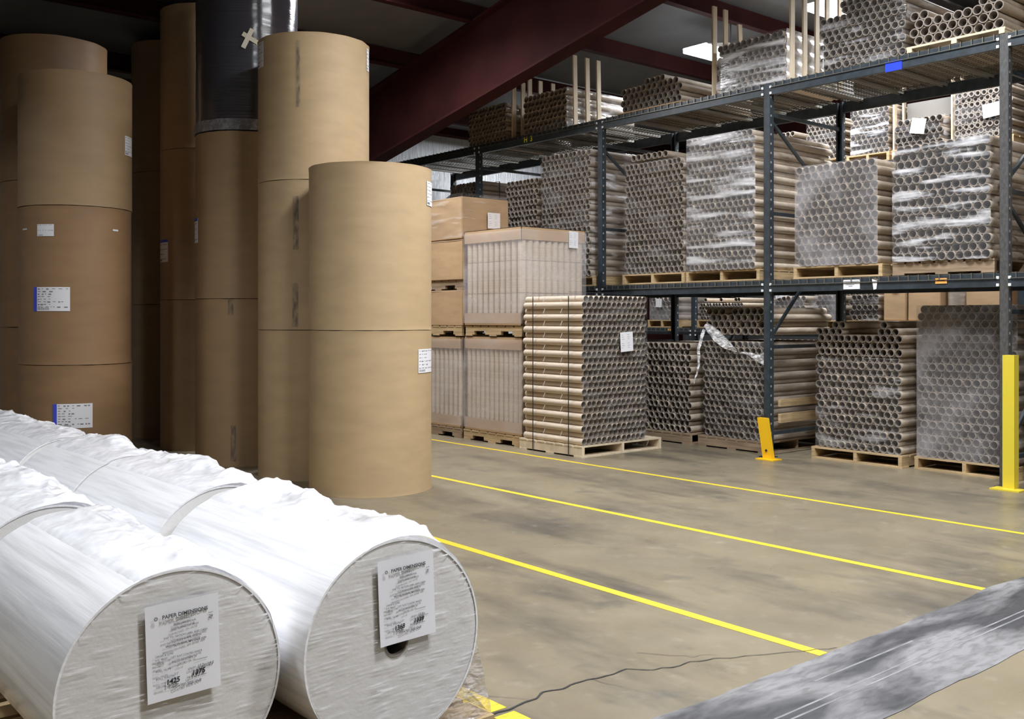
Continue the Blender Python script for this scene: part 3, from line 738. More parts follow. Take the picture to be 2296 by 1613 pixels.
# --- top of the rack
bundle('dark end tube bundle on top of the rack, leftmost, beside the silver wall', 'x', X0, 1.25, 10.80, 11.70, Z2, 4.58, .0755, top=lambda u: 4.60 - .07 * u, film_side=film_bundle, n=14)
bundle('tube bundle on the rack top just above the H 3 mark', 'x', X0, 1.3, 9.58, 10.46, Z2, 4.52, .085, film_side=film_heavy, n=14)
bundle('shining film wrapped tube bundle on the rack top at the middle post', 'x', X0, 1.3, 6.20, 7.12, Z2, 4.60, .0775, card_pale, film_m=film_bands, film_side=film_glare, top=lambda u: 4.60)
bundle('large wrapped tube bundle on top of the rack above the blue tape', 'x', X0, 1.3, 4.86, 5.80, Z2, 4.72, .0775, film_m=film_bundle, film_side=film_heavy, top=lambda u: 4.70 if .45 < u < .74 else 4.63 if u < .45 else 4.56)
# loose tubes, left pile on a sheet of cardboard
tag(box(9.0, 10.3, 7.60, 8.62, Z2 + .001, Z2 + .012).build('cardboard_sheet', box_card), 'flat cardboard sheet under the loose tubes on the rack top', 'cardboard sheet')
loose_tubes('x', X0, 1.35, 7.62, 8.60, Z2 + .013, 4.42, .083, card, .006, 'small loose pile on the rack top', 'loose tubes on the rack top', top=lambda u: 4.42 if .25 < u < .62 else 4.33)
# loose large tubes on pallet, right end
t = thing('wooden_skid', (9.6, 4.38, Z2), 'thin pale wooden skid under the big loose tubes at the top right', 'pallet')
MB().box(9.0, 10.2, 3.92, 4.84, Z2 + .035, Z2 + .055).build('deck_board', wood_pale, t)
for yb in (3.95, 4.38, 4.81): MB().box(9.0, 10.2, yb - .025, yb + .025, Z2, Z2 + .035).build('runner', wood_pale, t)
loose_tubes('x', X0, 1.3, 3.94, 4.82, Z2 + .056, 4.60, .092, card, .009, 'big loose tubes at the top right', 'large loose tubes at the top right',
            top=lambda u: 4.52 if u < .28 else 4.36 if u < .80 else 4.42)
# next bay, cut by the frame
bundle('tube bundle on the rack top beyond the right post, cut by the picture edge', 'x', 9.3, 1.1, 2.75, 3.72, Z2 + PH, 4.75, .092, card, film_side=film_light, n=14)
pallet(9.1, 10.3, 2.70, 3.74, Z2, 'x', 'wooden pallet on the rack top beyond the right post')
# --- middle level
def mid(y0, y1, lbl, mtl=wood): pallet(9.02, 10.3, y0, y1, Z1, 'x', lbl, mtl)
ZM = Z1 + PH
pallet(9.15, 10.4, 11.50, 12.36, Z1, 'x', 'pallet under the farthest bundle on the middle shelf')
bundle('farthest strapped tube bundle on the middle shelf, behind the cartons', 'x', 9.16, 1.2, 11.50, 12.35, ZM, 3.52, .078, straps=2, n=12, nmax=60, group='strapped tube bundles')
mid(10.12, 10.90, 'pallet under the dark narrow bundle on the middle shelf')
bundle('dark narrow tube bundle on the middle shelf left of the tall one', 'x', X0, 1.2, 10.14, 10.84, ZM, 3.44, .083, n=12, nmax=80)
mid(9.05, 10.06, 'pallet under the tall bundle left of the second post on the middle shelf')
bundle('tall brown tube bundle on the middle shelf just left of the second post', 'x', X0 - .03, 1.3, 9.10, 10.06, ZM, 3.70, .0815, card_pale.copy() if False else card, film_side=film_heavy, film_m=film_light, n=16)
mid(7.58, 8.56, 'pallet under the tan looking wrapped bundle on the middle shelf')
bundle('wrapped bundle of small tubes on the middle shelf right of the second post', 'x', X0, 1.3, 7.60, 8.54, ZM, 3.40, .0775, film_m=film_light, film_side=film_heavy, wall=.005)
loose_tubes('x', X0 + .01, 1.2, 7.85, 8.48, 3.405, 3.50, .083, card, .006, 'loose on the wrapped middle shelf bundle', 'loose tubes on a wrapped bundle')
mid(6.53, 7.55, 'pale pallet under the tallest wrapped bundle on the middle shelf')
bundle('tallest wrapped bundle with bright film bands, left of the third post', 'x', X0 - .04, 1.5, 6.56, 7.52, ZM, 3.57, .0795, card_pale, film_m=film_bands, film_side=film_light)
mid(5.10, 6.10, 'pallet under the lower strapped bundle right of the third post')
bundle('strapped tube bundle with even holes on the middle shelf right of the third post', 'x', X0 - .02, 1.3, 5.14, 6.08, ZM, 3.06, .085, card_pale, film_m=film_haze, film_side=film_light, straps=2)
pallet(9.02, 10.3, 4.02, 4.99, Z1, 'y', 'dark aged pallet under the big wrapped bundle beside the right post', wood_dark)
bundle('big wrapped tube bundle with white film streaks beside the right post', 'x', X0 - .04, 1.3, 4.04, 4.98, ZM, 3.14, .0845, card_pale, film_m=film_heavy, film_side=film_bundle)
pallet(9.1, 10.3, 2.75, 3.75, Z1, 'x', 'pallet on the middle shelf beyond the right post')
bundle('film covered tube bundle beyond the right post on the middle shelf', 'x', X0 + .1, 1.2, 2.80, 3.74, ZM, 3.05, .09, card_pale, film_side=film_haze, n=14, nmax=60)
# --- floor level
def flo(x0, x1, y0, y1, lbl, mtl=wood, al='x'): pallet(x0, x1, y0, y1, 0, al, lbl, mtl)
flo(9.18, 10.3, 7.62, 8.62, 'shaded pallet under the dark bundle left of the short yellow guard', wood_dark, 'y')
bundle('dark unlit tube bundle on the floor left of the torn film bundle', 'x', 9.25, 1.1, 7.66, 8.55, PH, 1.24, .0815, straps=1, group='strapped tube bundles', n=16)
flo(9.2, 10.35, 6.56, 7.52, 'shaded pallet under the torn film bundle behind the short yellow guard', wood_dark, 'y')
tb = bundle('tube bundle with torn hanging film behind the short yellow guard', 'x', 9.25, 1.25, 6.58, 7.50, PH, 1.26, .079, film_m=film_light, film_side=film_light)
loose_tubes('x', 9.25, 1.25, 6.58, 7.44, 1.30, 1.65, .087, card_pale, .006, 'open tubes above the torn film', 'open tubes above the torn film',
            top=lambda u: 1.66 if u > .9 else 1.60, drop=lambda j, i: j == 3 and i in (5,))
flo(9.32, 10.45, 5.06, 6.08, 'pallet under the strapped tube stack between the two yellow guards')
bundle('tan tube stack with gap in its top rows between the two yellow guards', 'x', 9.36, 1.15, 5.08, 6.06, PH, 1.47, .0805, card_pale, .007, straps=1, film_m=film_bundle, fz=(0, .72), film_side=film_light,
       drop=lambda j, i: (j >= 17 and 2 < i < 8) or (j >= 18 and (i > 9 or i < 2)), group='strapped tube bundles')
flo(9.42, 10.4, 3.99, 4.98, 'pallet under the hazy wrapped bundle behind the tall yellow guard')
bundle('hazy film covered tube bundle behind the tall yellow guard', 'x', 9.44, 1.1, 4.00, 4.97, PH, 1.62, .0815, film_m=film_haze, film_side=film_bundle)
flo(9.3, 10.4, 2.70, 3.70, 'pallet on the floor beyond the right rack post')
bundle('wrapped tube bundle on the floor beyond the right rack post', 'x', 9.35, 1.1, 2.75, 3.70, PH, 1.55, .09, film_side=film_haze, n=14, nmax=60)

# torn film rag hanging from the floor bundle
rag = thing('torn_film', (9.2, 7.0, 1.2), 'torn crumpled stretch film hanging over the bundle behind the short guard', 'plastic film')
rg_m = film('torn_film_crumpled', .3, .95, c=(.85, .85, .87), scale=(3, 6, 10), nscale=4, lo=.35, hi=.65, bump=1, bscale=(4, 6, 12), bn=4)
def strip(pts, ws, name):
    def f(u, v):
        k = u * (len(pts) - 1); i = min(int(k), len(pts) - 2); q = k - i
        a, b = Vector(pts[i]), Vector(pts[i + 1]); c = a.lerp(b, q); w_ = ws[i] + (ws[i + 1] - ws[i]) * q; d = (b - a).normalized(); nrm = Vector((0, d.z, -d.y))
        p = c + nrm * (v - .5) * w_
        return (p.x + .02 * noise.noise(p * 14) - .01, p.y, p.z)
    MB().grid(f, 40, 8).build(name, rg_m, rag)
strip([(9.22, 7.42, 1.42), (9.21, 7.25, 1.29), (9.20, 7.10, 1.19), (9.20, 6.96, 1.12)], [.06, .14, .11, .03], 'film_flap')
strip([(9.22, 7.44, 1.36), (9.19, 7.50, 1.12), (9.19, 7.49, .95), (9.18, 7.56, .72)], [.05, .04, .03, .015], 'film_tail')
strip([(9.20, 6.90, 1.11), (9.19, 6.76, 1.09), (9.18, 6.64, 1.04), (9.18, 6.55, 1.05)], [.01, .04, .09, .16], 'film_flap')
for z_, h_ in ((.34, .10), (.52, .075)):
    MB().box(9.32, 10.42, 6.465, 6.50, z_, z_ + h_).build('plank', wood, tb)

# laths standing beside the top bundles
def lath(x, y, z0, z1, lbl, tx=0., ty=0., w_=.07):
    m = MB(); m.bar((x, y, z0), (x + tx, y + ty, z1), w_, .022, (0, 1, 0))
    tag(m.build('wooden_lath', wood_pale), lbl, 'wooden lath', 'laths standing on the rack top')
LT = 4.94
for x, wh in zip((9.13, 9.30), ('front', 'rear')): lath(x, 10.765, Z2, LT - .1, wh + ' lath on the right side of the leftmost top bundle')
for x, wh in zip((9.2, 9.37, 9.62), ('left', 'middle', 'right')): lath(x, 11.755, Z2, LT - .3, wh + ' one of the laths behind the leftmost top bundle')
for x, wh in zip((9.22, 9.42, 9.66), ('left', 'middle', 'right')): lath(x, 10.53, Z2, LT - .1, wh + ' one of the laths behind the bundle above H 3')
for x, wh in zip((9.14, 9.37, 9.58), ('left', 'middle', 'right')): lath(x, 9.52, Z2, LT + .02, wh + ' one of the three tall laths right of the bundle above H 3', 0, .02)
for x, wh, tx in zip((9.10, 9.30, 9.62), ('left', 'middle', 'right tilted'), (.0, .0, -.06)): lath(x, 7.20, Z2, LT + (.1 if x < 9.5 else -.02), wh + ' one of the three laths left of the shining top bundle', tx)
for x, wh in zip((9.06, 9.29, 9.52, 9.72, 9.97), ('first', 'second', 'third', 'fourth', 'fifth')): lath(x, 6.145, Z2, LT + .1, wh + ' lath from the left between the two big wrapped top bundles')
for x, wh in zip((9.45, 9.75), ('front', 'rear')): lath(x, 3.80, Z2, LT + .1, wh + ' lath right of the big loose tubes at the top right')

# ------------------------------------------------------------------ the second rack's load
G2 = 'bundles on the rack behind'
XB = 12.65
ZU, ZL = 3.62 + .012, 1.32 + .012
def back(y0, y1, zl, z1, pitch, lbl, fm=None, fsd=None, pg=(), m=card, **k):
    pallet(XB - .02, XB + 1.2, y0 - .02, y1 + .02, zl, 'x', 'pallet under the ' + lbl, wood)
    bundle(lbl, 'x', XB, 1.15, y0, y1, zl + PH, z1, pitch, m, film_m=fm, film_side=fsd, group=G2, n=12, nmax=40, pages=pg, **k)
back(7.82, 8.34, ZU, 4.40, .07, 'dark honeycomb bundle seen left of the rear post', film_light)
back(6.30, 6.98, ZU, 4.18, .088, 'bundle with a tilted white sheet seen through the upper gap', film_light, film_heavy, pg=((6.62, 4.03, .20, .20, -.2),))
back(5.42, 6.16, ZU, 4.46, .078, 'honeycomb bundle with a white sheet left of the right post', film_light, film_light, pg=((5.66, 4.09, .22, .17, .1),), wall=.014)
back(4.35, 5.22, ZU, 4.44, .078, 'honeycomb bundle with thick tubes right of the right post', film_bundle, film_light, wall=.014)
back(2.9, 3.8, ZU, 4.3, .09, 'bundle far right on the rear rack', film_light)
# upright bundle of lying tubes seen from the side
pallet(XB, XB + 1.1, 7.05, 7.69, ZU, 'x', 'pallet under the shining side on bundle of the rear rack')
bundle('shining side on tube bundle right of the rear post', 'x', XB + .05, 1.1, 7.08, 7.66, ZU + PH, 4.50, .08, film_m=film_heavy, film_side=film_bundle, group=G2, n=12, nmax=40)
bundle('tube bundle far up on the rear rack behind the blue taped beam', 'x', XB + .1, 1.1, 8.6, 9.6, ZU, 4.3, .08, group=G2, n=10, nmax=30)
for y_, wh in ((7.02, 'left'), (6.215, 'right')):
    lath(XB + .1, y_, ZU, 4.85, 'lath at the %s of the bundle with the tilted sheet on the rear rack' % wh)
    lath(XB + .35, y_, ZU, 4.85, 'rear lath at the %s of the bundle with the tilted sheet on the rear rack' % wh)
tag(box(XB + .3, XB + 1.1, 6.32, 6.95, 4.185, 4.42).build('cardboard_box', mat('grey_board', (.17, .16, .145), .6)), 'grey cardboard box lying on the bundle with the tilted sheet', 'box')
# lower
back(10.80, 11.38, ZL, 1.84, .085, 'small film wrapped bundle on the rear blue beam', film_haze, film_haze, pg=((11.14, 1.74, .13, .14, -.05),))
tag(MB().box(XB - .012 - .05, XB - .007 - .05, 10.86, 10.92, 1.28, 1.315).build('orange_tag', orange_p), 'small orange tag on the rear blue beam', 'tag')
back(9.45, 10.33, ZL, 1.74, .06, 'pale tube bundle seen above the torn film', film_light, None, m=card_pale)
loose_tubes('x', XB, 1.1, 9.50, 10.25, 1.745, 1.81, .062, card_pale, .005, 'loose on the pale bundle behind', 'loose pale tubes on the rear rack', drop=lambda j, i: i not in (0, 1, 6, 11), n=14)
back(8.35, 8.90, ZL, 1.86, .08, 'hazy bundle seen just right of the third post', film_haze, film_heavy, pg=((8.72, 1.84, .25, .08, .2),))
back(7.82, 8.20, ZL, 1.9, .08, 'small hole bundle left of the rear post below the shelf', film_haze)
back(7.20, 7.66, ZL, 1.9, .08, 'wrapped bundle right of the rear post below the shelf', film_bundle, film_heavy)
def carton(x0, x1, y0, y1, z0, z1, lbl, group=None, fm=None, pg=None, ax='x'):
    t = thing('carton', ((x0 + x1) / 2, (y0 + y1) / 2, z0), lbl, 'cardboard box', group)
    bm = bmesh.new(); bmesh.ops.create_cube(bm, size=1)
    bmesh.ops.scale(bm, vec=(x1 - x0, y1 - y0, z1 - z0), verts=bm.verts); bmesh.ops.translate(bm, vec=(0, 0, (z1 - z0) / 2), verts=bm.verts)
    bmesh.ops.bevel(bm, geom=bm.edges[:], offset=.008, segments=2, affect='EDGES'); bmesh.ops.subdivide_edges(bm, edges=[e for e in bm.edges if e.calc_length() > .2], cuts=6, use_grid_fill=True)
    for v in bm.verts:
        d = .008 * noise.noise(Vector((v.co.x * 3, v.co.y * 3, v.co.z * 3 + x0 + z0 * 5))); v.co += Vector((v.co.x, v.co.y, 0)).normalized() * d
    me = bpy.data.meshes.new('box_body'); bm.to_mesh(me); bm.free(); me.materials.append(box_card)
    o = bpy.data.objects.new('box_body', me); col.objects.link(o); o.parent = t
    # seam of the lid flaps
    MB().box(x0 - .003, x0, y0 + .01, y1 - .01, z1 - .012, z1 - .009).build('tape_seam', tape_m, t)
    if fm:
        def f(u, v):   # film wrapped round the two visible faces
            if u < .5: p = Vector((x0 - .012, y1 + (y0 - y1) * u * 2, 0)); nn_ = Vector((1, 0, 0))
            else: p = Vector((x0 + (x1 - x0) * (u - .5) * 2, y0 - .012, 0)); nn_ = Vector((0, 1, 0))
            z = z0 + .02 + (z1 - z0 + .02) * v; d = .010 * noise.noise(Vector((p.x * 4, p.y * 4, z * 6)))
            return tuple(Vector((p.x, p.y, z)) + nn_ * (d - .008))
        MB().grid(f, 60, 24).build('stretch_film', fm, t)
    if pg: page(t, *pg)
    return t
for y0, y1, lb in ((6.81, 7.13, 'narrow brown carton with a small white sheet on the rear rack'), (6.33, 6.78, 'wide brown carton on the rear rack left of the film cylinder'),
                   (5.56, 6.0, 'brown carton on the rear rack left of the right post'), (4.78, 5.22, 'brown carton on the rear rack right of the right post')):
    c_ = carton(XB, XB + .9, y0, y1, ZL + PH, 2.35, lb, 'cartons on the rear rack', pg=('x', XB - .012, 6.955, 1.88, .09, .07, .1, 1, False) if y0 == 6.81 else None)
pallet(XB - .02, XB + 1.1, 6.29, 7.14, ZL, 'x', 'pallet under the two left cartons of the rear rack')
pallet(XB - .02, XB + 1.1, 5.38, 6.27, ZL, 'x', 'pallet under the wrapped cylinder of the rear rack')
pallet(XB - .02, XB + 1.1, 4.74, 5.23, ZL, 'x', 'pallet under the rightmost carton of the rear rack')
t = thing('wrapped_cylinder', (XB + .2, 6.15, ZL + PH), 'film wrapped upright cylinder between the rear rack cartons', 'wrapped roll')
MB().cyl((XB + .14, 6.165, ZL + PH), 'z', .8, .125, 28).build('roll_body', card, t)
MB().grid(lambda u, v: (XB + .14 + (.13 + .006 * noise.noise(Vector((u * 20, v * 12, 0)))) * math.cos(2 * math.pi * u), 6.165 + (.13 + .006 * noise.noise(Vector((u * 20, v * 12, 0)))) * math.sin(2 * math.pi * u), ZL + PH + .8 * v), 40, 20).build('stretch_film', film_bundle, t)

# ------------------------------------------------------------------ floor stack with ties in front of the rack
fpal = pallet(7.43, 8.69, 7.64, 8.66, 0, 'y', 'pale new pallet sticking out under the front tube stack', wood_pale)
FB = dict(b0=7.44, b1=8.46, z0=PH, z1=1.77)
t = bundle('front tube stack standing in the aisle with black straps and a white sheet', 'y', 7.66, .95, 7.44, 8.48, PH, 1.78, .077, card_pale, .0045, top=lambda u: 1.735 + .045 * math.sin(math.pi * min(1, u * 1.02)),
           film_m=film_light, group=None, pages=((8.10, 1.23, .20, .215, .06),), jit=.006)
for a in (7.84, 8.42): MB().box(7.4185, 7.4215, a - .006, a + .006, .003, PH - .001).build('strap', black_strap, fpal)
for a in (7.84, 8.42): MB().box(7.4185, 7.4215, a - .006, a + .006, PH, 1.73).box(7.43, 8.45, a - .006, a + .006, 1.772, 1.775).build('strap', black_strap, t)
tie_m = mat('white_tie', (.85, .85, .85), .5)
tm = MB()
for j in range(1, 24, 2):
    z_ = PH + .077 * .866 * j + .0385
    for a in (7.98, 8.26): tm.bar((7.432, a, z_ - .02), (7.430, a - .03, z_ + .03), .004, .004)
tm.build('tie', tie_m, t)

# ------------------------------------------------------------------ crates of upright tubes and cartons at the left end
crate_film = film('crate_film', .16, .36, c=(.86, .83, .85), scale=(1, 1, 2), nscale=2, lo=.35, hi=.75, bump=.25, bscale=(2, 2, 4), bn=3, rough=.14, bdist=.006)
def crate(x0, x1, y0, y1, z0, z1, d, tiers, lbl, cap=.15, tray=.15, pg=None):
    t = thing('tube_crate', ((x0 + x1) / 2, (y0 + y1) / 2, z0), lbl, 'tube crate', 'film wrapped crates of upright tubes')
    def ring(za, zb, top): 
        e = .012; m = MB().box(x0 - e, x1 + e, y0 - e, y1 + e, zb - .006 if top else za, zb if top else za + .006)
        for a_, b_, c_, d_ in ((x0 - e, x0 - e + .006, y0 - e, y1 + e), (x1 + e - .006, x1 + e, y0 - e, y1 + e), (x0 - e, x1 + e, y0 - e, y0 - e + .006), (x0 - e, x1 + e, y1 + e - .006, y1 + e)): m.box(a_, b_, c_, d_, za, zb)
        return m
    ring(z0, z0 + tray, False).build('tray', box_card, t); ring(z1 - cap, z1, True).build('cap', box_card, t)
    nx, ny = int((x1 - x0) / d), int((y1 - y0) / d); H = (z1 - z0 - .016) / tiers; base = Vector(t.location); cells = []
    for k in range(tiers):
        for i in range(nx): cells.append((x0 + (i + .5) * (x1 - x0) / nx, y0 + d / 2, k))
        for j in range(1, ny): cells.append((x0 + d / 2, y0 + (j + .5) * (y1 - y0) / ny, k))
    me = tube_mesh(d, H - .004, 'z', .005, card_pale, 16)
    for x, y, k in cells[:100]:
        o = bpy.data.objects.new('tube', me); col.objects.link(o); o.parent = t; o.location = Vector((x, y, z0 + .008 + k * H)) - base
    g_ = MB()      # the inner tubes of the load
    for i in range(1, nx):
        for j in range(1, ny):
            if i < 3 or j < 3: g_.tube((x0 + (i + .5) * (x1 - x0) / nx, y0 + (j + .5) * (y1 - y0) / ny, z0 + .008), 'z', z1 - z0 - .02, d / 2 * .97, d / 2 * .9, 8)
    g_.build('tubes', card_pale, t)['kind'] = 'stuff'
    def f(u, v):
        e = .016; X0_, X1_, Y0_, Y1_ = x0 - e, x1 + e, y0 - e, y1 + e
        if u < .5: p = Vector((X0_, Y1_ + (Y0_ - Y1_) * u * 2, 0)); nn_ = Vector((1, 0, 0))
        else: p = Vector((X0_ + (X1_ - X0_) * (u - .5) * 2, Y0_, 0)); nn_ = Vector((0, 1, 0))
        z = z0 + .03 + (z1 - z0 - .06) * v; dd = .004 * noise.noise(Vector((p.x * 3, p.y * 3, z * 3))) + .001 * noise.noise(Vector((p.x * 9, p.y * 9, z * 5)))
        return tuple(Vector((p.x, p.y, z)) + nn_ * (dd - .008))
    MB().grid(f, 100, 40).build('stretch_film', crate_film, t)
    if pg: page(t, *pg)
    return t
pallet(7.50, 8.62, 8.70, 9.80, 0, 'y', 'pallet under the lower crate beside the front tube stack', wood, True)
crate(7.52, 8.60, 8.72, 9.78, PH, 1.27, .088, 1, 'lower crate of upright tubes on the floor beside the front tube stack')
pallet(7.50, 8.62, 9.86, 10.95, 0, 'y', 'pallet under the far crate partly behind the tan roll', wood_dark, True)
crate(7.52, 8.60, 9.88, 10.93, PH, 1.26, .088, 1, 'far crate of upright tubes on the floor, partly behind the tan roll')
pallet(7.50, 8.55, 8.70, 9.76, 1.275, 'y', 'pallet between the lower and the upper crate of tubes', wood, True, 7)
crate(7.50, 8.50, 8.71, 9.76, 1.275 + PH, 2.55, .097, 3, 'upper crate of upright tubes with three tiers and a white sheet on its cap', pg=('y', 8.68, 8.30, 2.43, .15, .2, -.02))
pallet(7.50, 8.58, 9.84, 10.92, 1.27, 'y', 'pallet under the lowest brown carton behind the tan roll', wood, True)
z_ = 1.27 + PH
carton(7.50, 8.5, 9.82, 10.9, z_, 1.84, 'lowest of the three brown cartons stacked beside the tan roll', 'stacked brown cartons')
MB_ = pallet(7.52, 8.5, 9.84, 10.88, 1.842, 'y', 'low pallet between the lower two brown cartons', wood_dark, True)
carton(7.50, 8.5, 9.82, 10.9, 1.842 + PH, 2.47, 'middle one of the three brown cartons stacked beside the tan roll', 'stacked brown cartons')
carton(7.50, 8.25, 9.84, 10.9, 2.475, 3.00, 'top brown carton in shiny film with a white sheet on its side', 'stacked brown cartons', film_bundle, ('y', 9.80, 7.98, 2.72, .2, .2, 0))

# ------------------------------------------------------------------ white film wrapped paper rolls in two rows
def text_mesh(s, size, bold=0, shear=0, spacing=1.):
    c = bpy.data.curves.new('txt', 'FONT'); c.body = s; c.size = size; c.extrude = .0002; c.offset = bold; c.align_x = 'LEFT'; c.shear = shear; c.space_character = spacing; c.resolution_u = 3
    o = bpy.data.objects.new('txt', c); col.objects.link(o); bpy.context.view_layer.update()
    me = bpy.data.meshes.new_from_object(o.evaluated_get(bpy.context.evaluated_depsgraph_get())); bpy.data.objects.remove(o); bpy.data.curves.remove(c)
    return me
def sheet_label(parent, cx, y, cz, rot, gross, net, lin, num):
    """letter size sheet facing the camera side (-y), centre cx, cz"""
    W, H = .212, .272
    c, s = math.cos(rot), math.sin(rot)
    M = Matrix(((c, 0, -s, cx), (0, 1, 0, y), (s, 0, c, cz), (0, 0, 0, 1)))
    def P(u, v, d): return M @ Vector((u, -d, v))
    nn = 8; vs = []
    for v in range(nn + 1):
        for u in range(nn + 1):
            uu, vv = (u / nn - .5) * W, (v / nn - .5) * H
            vs.append(P(uu, vv, .006 * max(0, (-vv / H) - .2) ** 1 + .002 * math.sin(uu * 20)))
    m = MB().add(vs, [(j * (nn + 1) + i, j * (nn + 1) + i + 1, (j + 1) * (nn + 1) + i + 1, (j + 1) * (nn + 1) + i) for j in range(nn) for i in range(nn)], True)
    L = m.build('label', white_p, parent)
    bm = bmesh.new(); bm_p = bmesh.new()
    def put(txt, u, v, size, bold=0, hand=False, center=False, shear=0, turn=0.):
        me = text_mesh(txt, size, bold, shear)
        xs = [q.co.x for q in me.vertices]; wd = (max(xs) - min(xs)) if xs else 0
        u0 = u - wd / 2 if center else u
        cc, ss = math.cos(turn), math.sin(turn)
        for q in me.vertices:
            x_, y_ = q.co.x * cc - q.co.y * ss, q.co.x * ss + q.co.y * cc
            q.co = P(u0 + x_, v + y_, .0042 + q.co.z)
        (bm_p if hand else bm).from_mesh(me); bpy.data.meshes.remove(me)
    def rule(u0, u1, v, b=None, th=.0006):
        b = b or bm; q = [b.verts.new(P(a_, z_, .0042)) for a_, z_ in ((u0, v - th), (u1, v - th), (u1, v + th), (u0, v + th))]; b.faces.new(q)
    put('PAPER DIMENSIONS', .006, .094, .0150, .0004, center=True)
    # round leaf-like emblem left of the heading
    for k_ in range(10):
        a_ = 2 * math.pi * k_ / 10; b_ = a_ + .45; q = [bm.verts.new(P(-.078 + r_ * math.cos(t_), .0985 + r_ * math.sin(t_), .0042)) for r_, t_ in ((.0018, a_), (.0060, a_ - .1), (.0060, b_ - .1), (.0018, b_))]; bm.faces.new(q)
    put('FLEXLINK LLC', .004, .082, .0072, center=True); put('28202 LARKEN AVE.', .004, .0705, .0078, center=True); put('CLEVELAND, OH 44123', .004, .059, .0078, center=True)
    put('SHIP TO: NATION LABEL AND CARD', .006, .036, .0078, center=True); put('7277 BOONE AVE NORTH', .006, .0245, .0078, center=True); put('BROOKLYN PARK, MN 55428 1539', .006, .0125, .0078, .0001, center=True)
    put('ORDER # 22782', -.083, -.010, .0075); put('P.O. 98027', -.083, -.0205, .0075); put('GRADE', -.083, -.0315, .0075)
    put('12PT FLAT COATED WHITE', -.04, -.022, .0075); put('BOTTOM COVER 24', -.036, -.0345, .0080); put('2 PLY 20', -.02, -.0435, .0060)
    put('ROLL NUM:', -.083, -.052, .0085); put('ROLL WIDTH:', -.083, -.0735, .0085); put('5.5"', -.030, -.0705, .0080); put('LIN.FT:', .010, -.0665, .0080)
    put('GROSS:', -.083, -.0965, .0085); put('NET:', .006, -.0905, .0080); put('COATED SIDE OUT', -.036, -.107, .0098, .0001)
    rule(.030, .068, -.043); rule(-.055, -.018, -.0975); rule(.022, .064, -.0895); rule(.034, .078, -.068); rule(.074, .088, .084); rule(.070, .090, .066, th=.0003)
    put(num, .075, .069, .0120, hand=True, shear=.2, turn=.05)
    put(lin, .036, -.066, .0110, hand=True, shear=.3)
    put(gross, -.055, -.093, .0200, .0006, True, shear=.15, turn=.04); put(net, .020, -.086, .0200, .0006, True, shear=.15, turn=.04)
    for b_, nm, mt in ((bm, 'printed_text', ink), (bm_p, 'handwriting', pen)):
        me = bpy.data.meshes.new(nm); b_.to_mesh(me); b_.free(); me.materials.append(mt); o = bpy.data.objects.new(nm, me); col.objects.link(o); o.parent = L
    return L

def white_roll(cx, cz, r, y0, y1, label, seed, hump=1., core=.039, seam=None, endfilm=False):
    t = thing('white_paper_roll', (cx, (y0 + y1) / 2, cz - r), label, 'paper roll', None)
    N_ = 96; m = MB()
    # body with an open core
    m.tube((cx, y0, cz), 'y', y1 - y0, r - .004, core + .006, N_); m.build('paper_body', paper_end, t)
    MB().tube((cx, y0 - .003, cz), 'y', y1 - y0 + .002, core + .006, core, 40).build('core_tube', card, t)
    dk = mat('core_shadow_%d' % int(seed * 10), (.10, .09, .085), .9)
    MB().cyl((cx, y0 + .05, cz), 'y', .01, core, 24).build('core_shade_disc', dk, t)  # dark disc painted as the shade inside the open core
    def shell(u, v):
        a = 2 * math.pi * u; y = y0 + .002 + (y1 - y0 - .004) * v
        rr = r + .0015 + .0025 * noise.noise(Vector((math.cos(a) * 9, math.sin(a) * 9, y * 1.5 + seed)))
        if seam:
            for s_ in seam: rr += -.004 * math.exp(-((y - s_) / .012) ** 2)
        return (cx + rr * math.cos(a), y, cz + rr * math.sin(a))
    MB().grid(shell, 120, 30).build('film_wrap', wrap_white, t)
    def loose(u, v):      # slack film bunched along the crown of the roll
        a = R(18 + 96 * u); y = y0 - .004 + (y1 - y0 + .008) * v; c_ = (u - .52) / .30
        en = min(1, (y - y0 + .02) / .10) * min(1, (y1 - y + .03) / .10)
        e = math.exp(-c_ * c_ * 2.2) * (.15 + .85 * en)
        q = Vector((a * 1.2, y * 3.4, seed)); q2 = Vector((a * 5.5, y * 6 + a * 2, seed)) 
        h = (.016 + .075 * max(0, noise.noise(q) + .15) + .022 * (1 - abs(noise.noise(q2) * 2.2)) * .6 + .004 * noise.noise(q2 * 3) + .011 * (1 - abs(noise.noise(Vector((a * 4 + y * 3, y * 9 - a * 2, seed + 9)))) * 1.6) ** 5) * hump
        edge_ = min(u, 1 - u) * 8; h *= min(1, edge_)
        rr = r - .004 + .009 * min(1, edge_ * 1.5) + e * max(0, h) + .001 * abs(noise.noise(q2 * 3))
        return (cx + rr * math.cos(a), y, cz + rr * math.sin(a))
    MB().grid(loose, 70, int(90 * (y1 - y0))).build('loose_film', loose_film, t)
    if endfilm:
        def ef(u, v):
            a = 2 * math.pi * u; rr = (.05 + (r - .05) * v); x, z = cx + rr * math.cos(a), cz + rr * math.sin(a)
            return (x, y0 - .007 + .0012 * noise.noise(Vector((x * 3, z * 9, seed))) + (.006 if v > .98 else 0), z)
        MB().grid(ef, 96, 26).build('stretch_film', film_end, t)
    MB().tube((cx, y0 - .003, cz), 'y', .010, r + .0035, r - .003, N_).build('rim', wrap_white, t)
    return t
R0 = .327; CZ = .125 + R0 + .006
CB, CA = 1.782, 1.10
rB = white_roll(CB, CZ, R0, 2.685, 3.87, 'nearest white film wrapped roll of the right row, sheet on its end', 1.3, 1.0, seam=(3.33,), endfilm=True)
sheet_label(rB, 1.815, 2.671, .598, .04, '1368', '1339', '13,5m', '31')
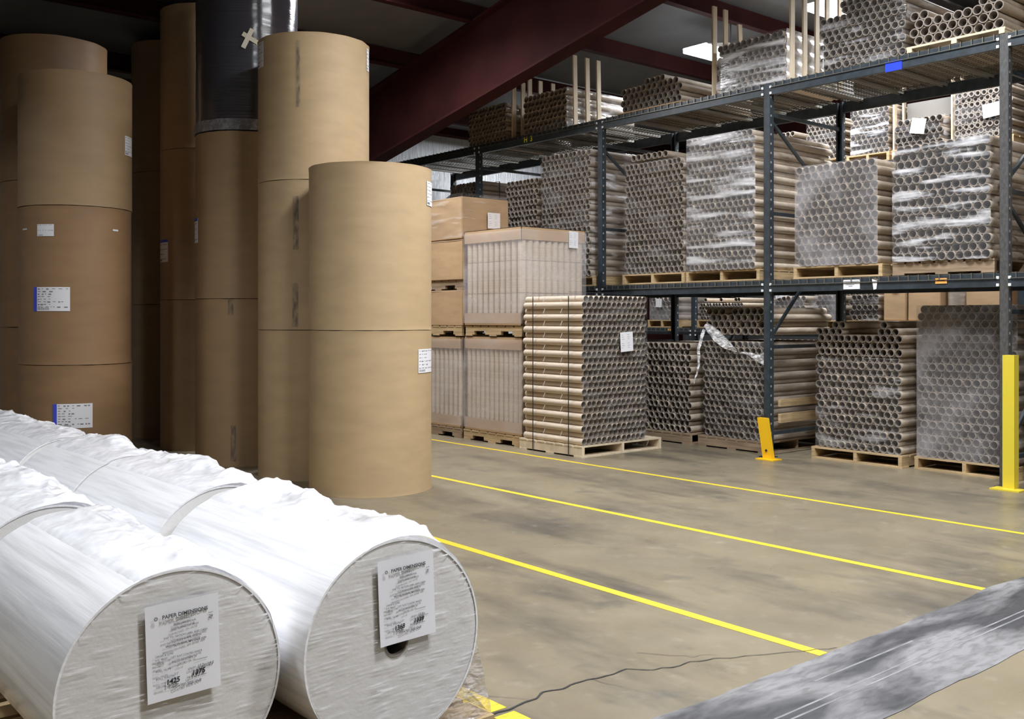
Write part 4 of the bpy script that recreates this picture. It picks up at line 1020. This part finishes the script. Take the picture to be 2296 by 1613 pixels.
rA = white_roll(CA, CZ - .003, R0 - .003, 2.79, 3.87, 'nearest white film wrapped roll of the left row, sheet on its end', 4.1, .75, core=.028, seam=(3.24,), endfilm=True)
sheet_label(rA, 1.121, 2.776, .560, .03, '1425', '1375', '13,2m/19.5', '24')
YS = [(3.955, 5.05), (5.08, 6.03), (6.11, 7.25), (7.33, 8.30)]
ord_ = ['second', 'third', 'fourth', 'fifth']
for k_, (a_, b_) in enumerate(YS):
    white_roll(CB - .010, CZ + .005, R0 + .004, a_, b_, '%s white film wrapped roll from the front in the right row' % ord_[k_], 8.3 + 3 * k_, .9)
    if k_ < 3: white_roll(CA - .004, CZ + .005, R0 + .004, a_, b_, '%s white film wrapped roll from the front in the left row' % ord_[k_], 20.3 + 3 * k_, .9)
for k_, (a_, b_) in enumerate(((2.68, 3.90), (3.94, 5.06), (5.08, 6.06), (6.10, 7.28), (7.31, 8.33))):
    pallet(.72, 2.18, a_, b_, 0, 'y', '%s pallet from the front under the white rolls' % (['first'] + ord_)[k_], wood, False, 7)
# film skirt stretched from the near roll down to the pallet corner
def sk(u, v):
    a = R(-50 - 25 * 0) ; top = Vector((CB + R0 * math.cos(R(-8 - 50 * u)), 2.69, CZ + R0 * math.sin(R(-8 - 50 * u)))); bot = Vector((2.18, 2.69, .128)).lerp(Vector((1.95, 2.684, .128)), u)
    p = top.lerp(bot, v); p.y += .012 * noise.noise(p * 16)
    return tuple(p)
MB().grid(sk, 20, 20).build('film_skirt', film('skirt_film', .35, .75, c=(.62, .58, .57), scale=(8, 8, 8), nscale=2, bump=1, bscale=(8, 8, 14), bn=3), rB)
def sk2(u, v):
    y = 2.735 + 1.1 * v; top = Vector((CB + R0 * math.cos(R(-12)), y, CZ + R0 * math.sin(R(-12)))); bot = Vector((2.184, y - .02, .128))
    p = top.lerp(bot, u); p.x += -.05 * math.sin(math.pi * u) + .008 * noise.noise(p * 12)
    return tuple(p)
MB().grid(sk2, 16, 30).build('film_skirt', MATS['skirt_film'], rB)
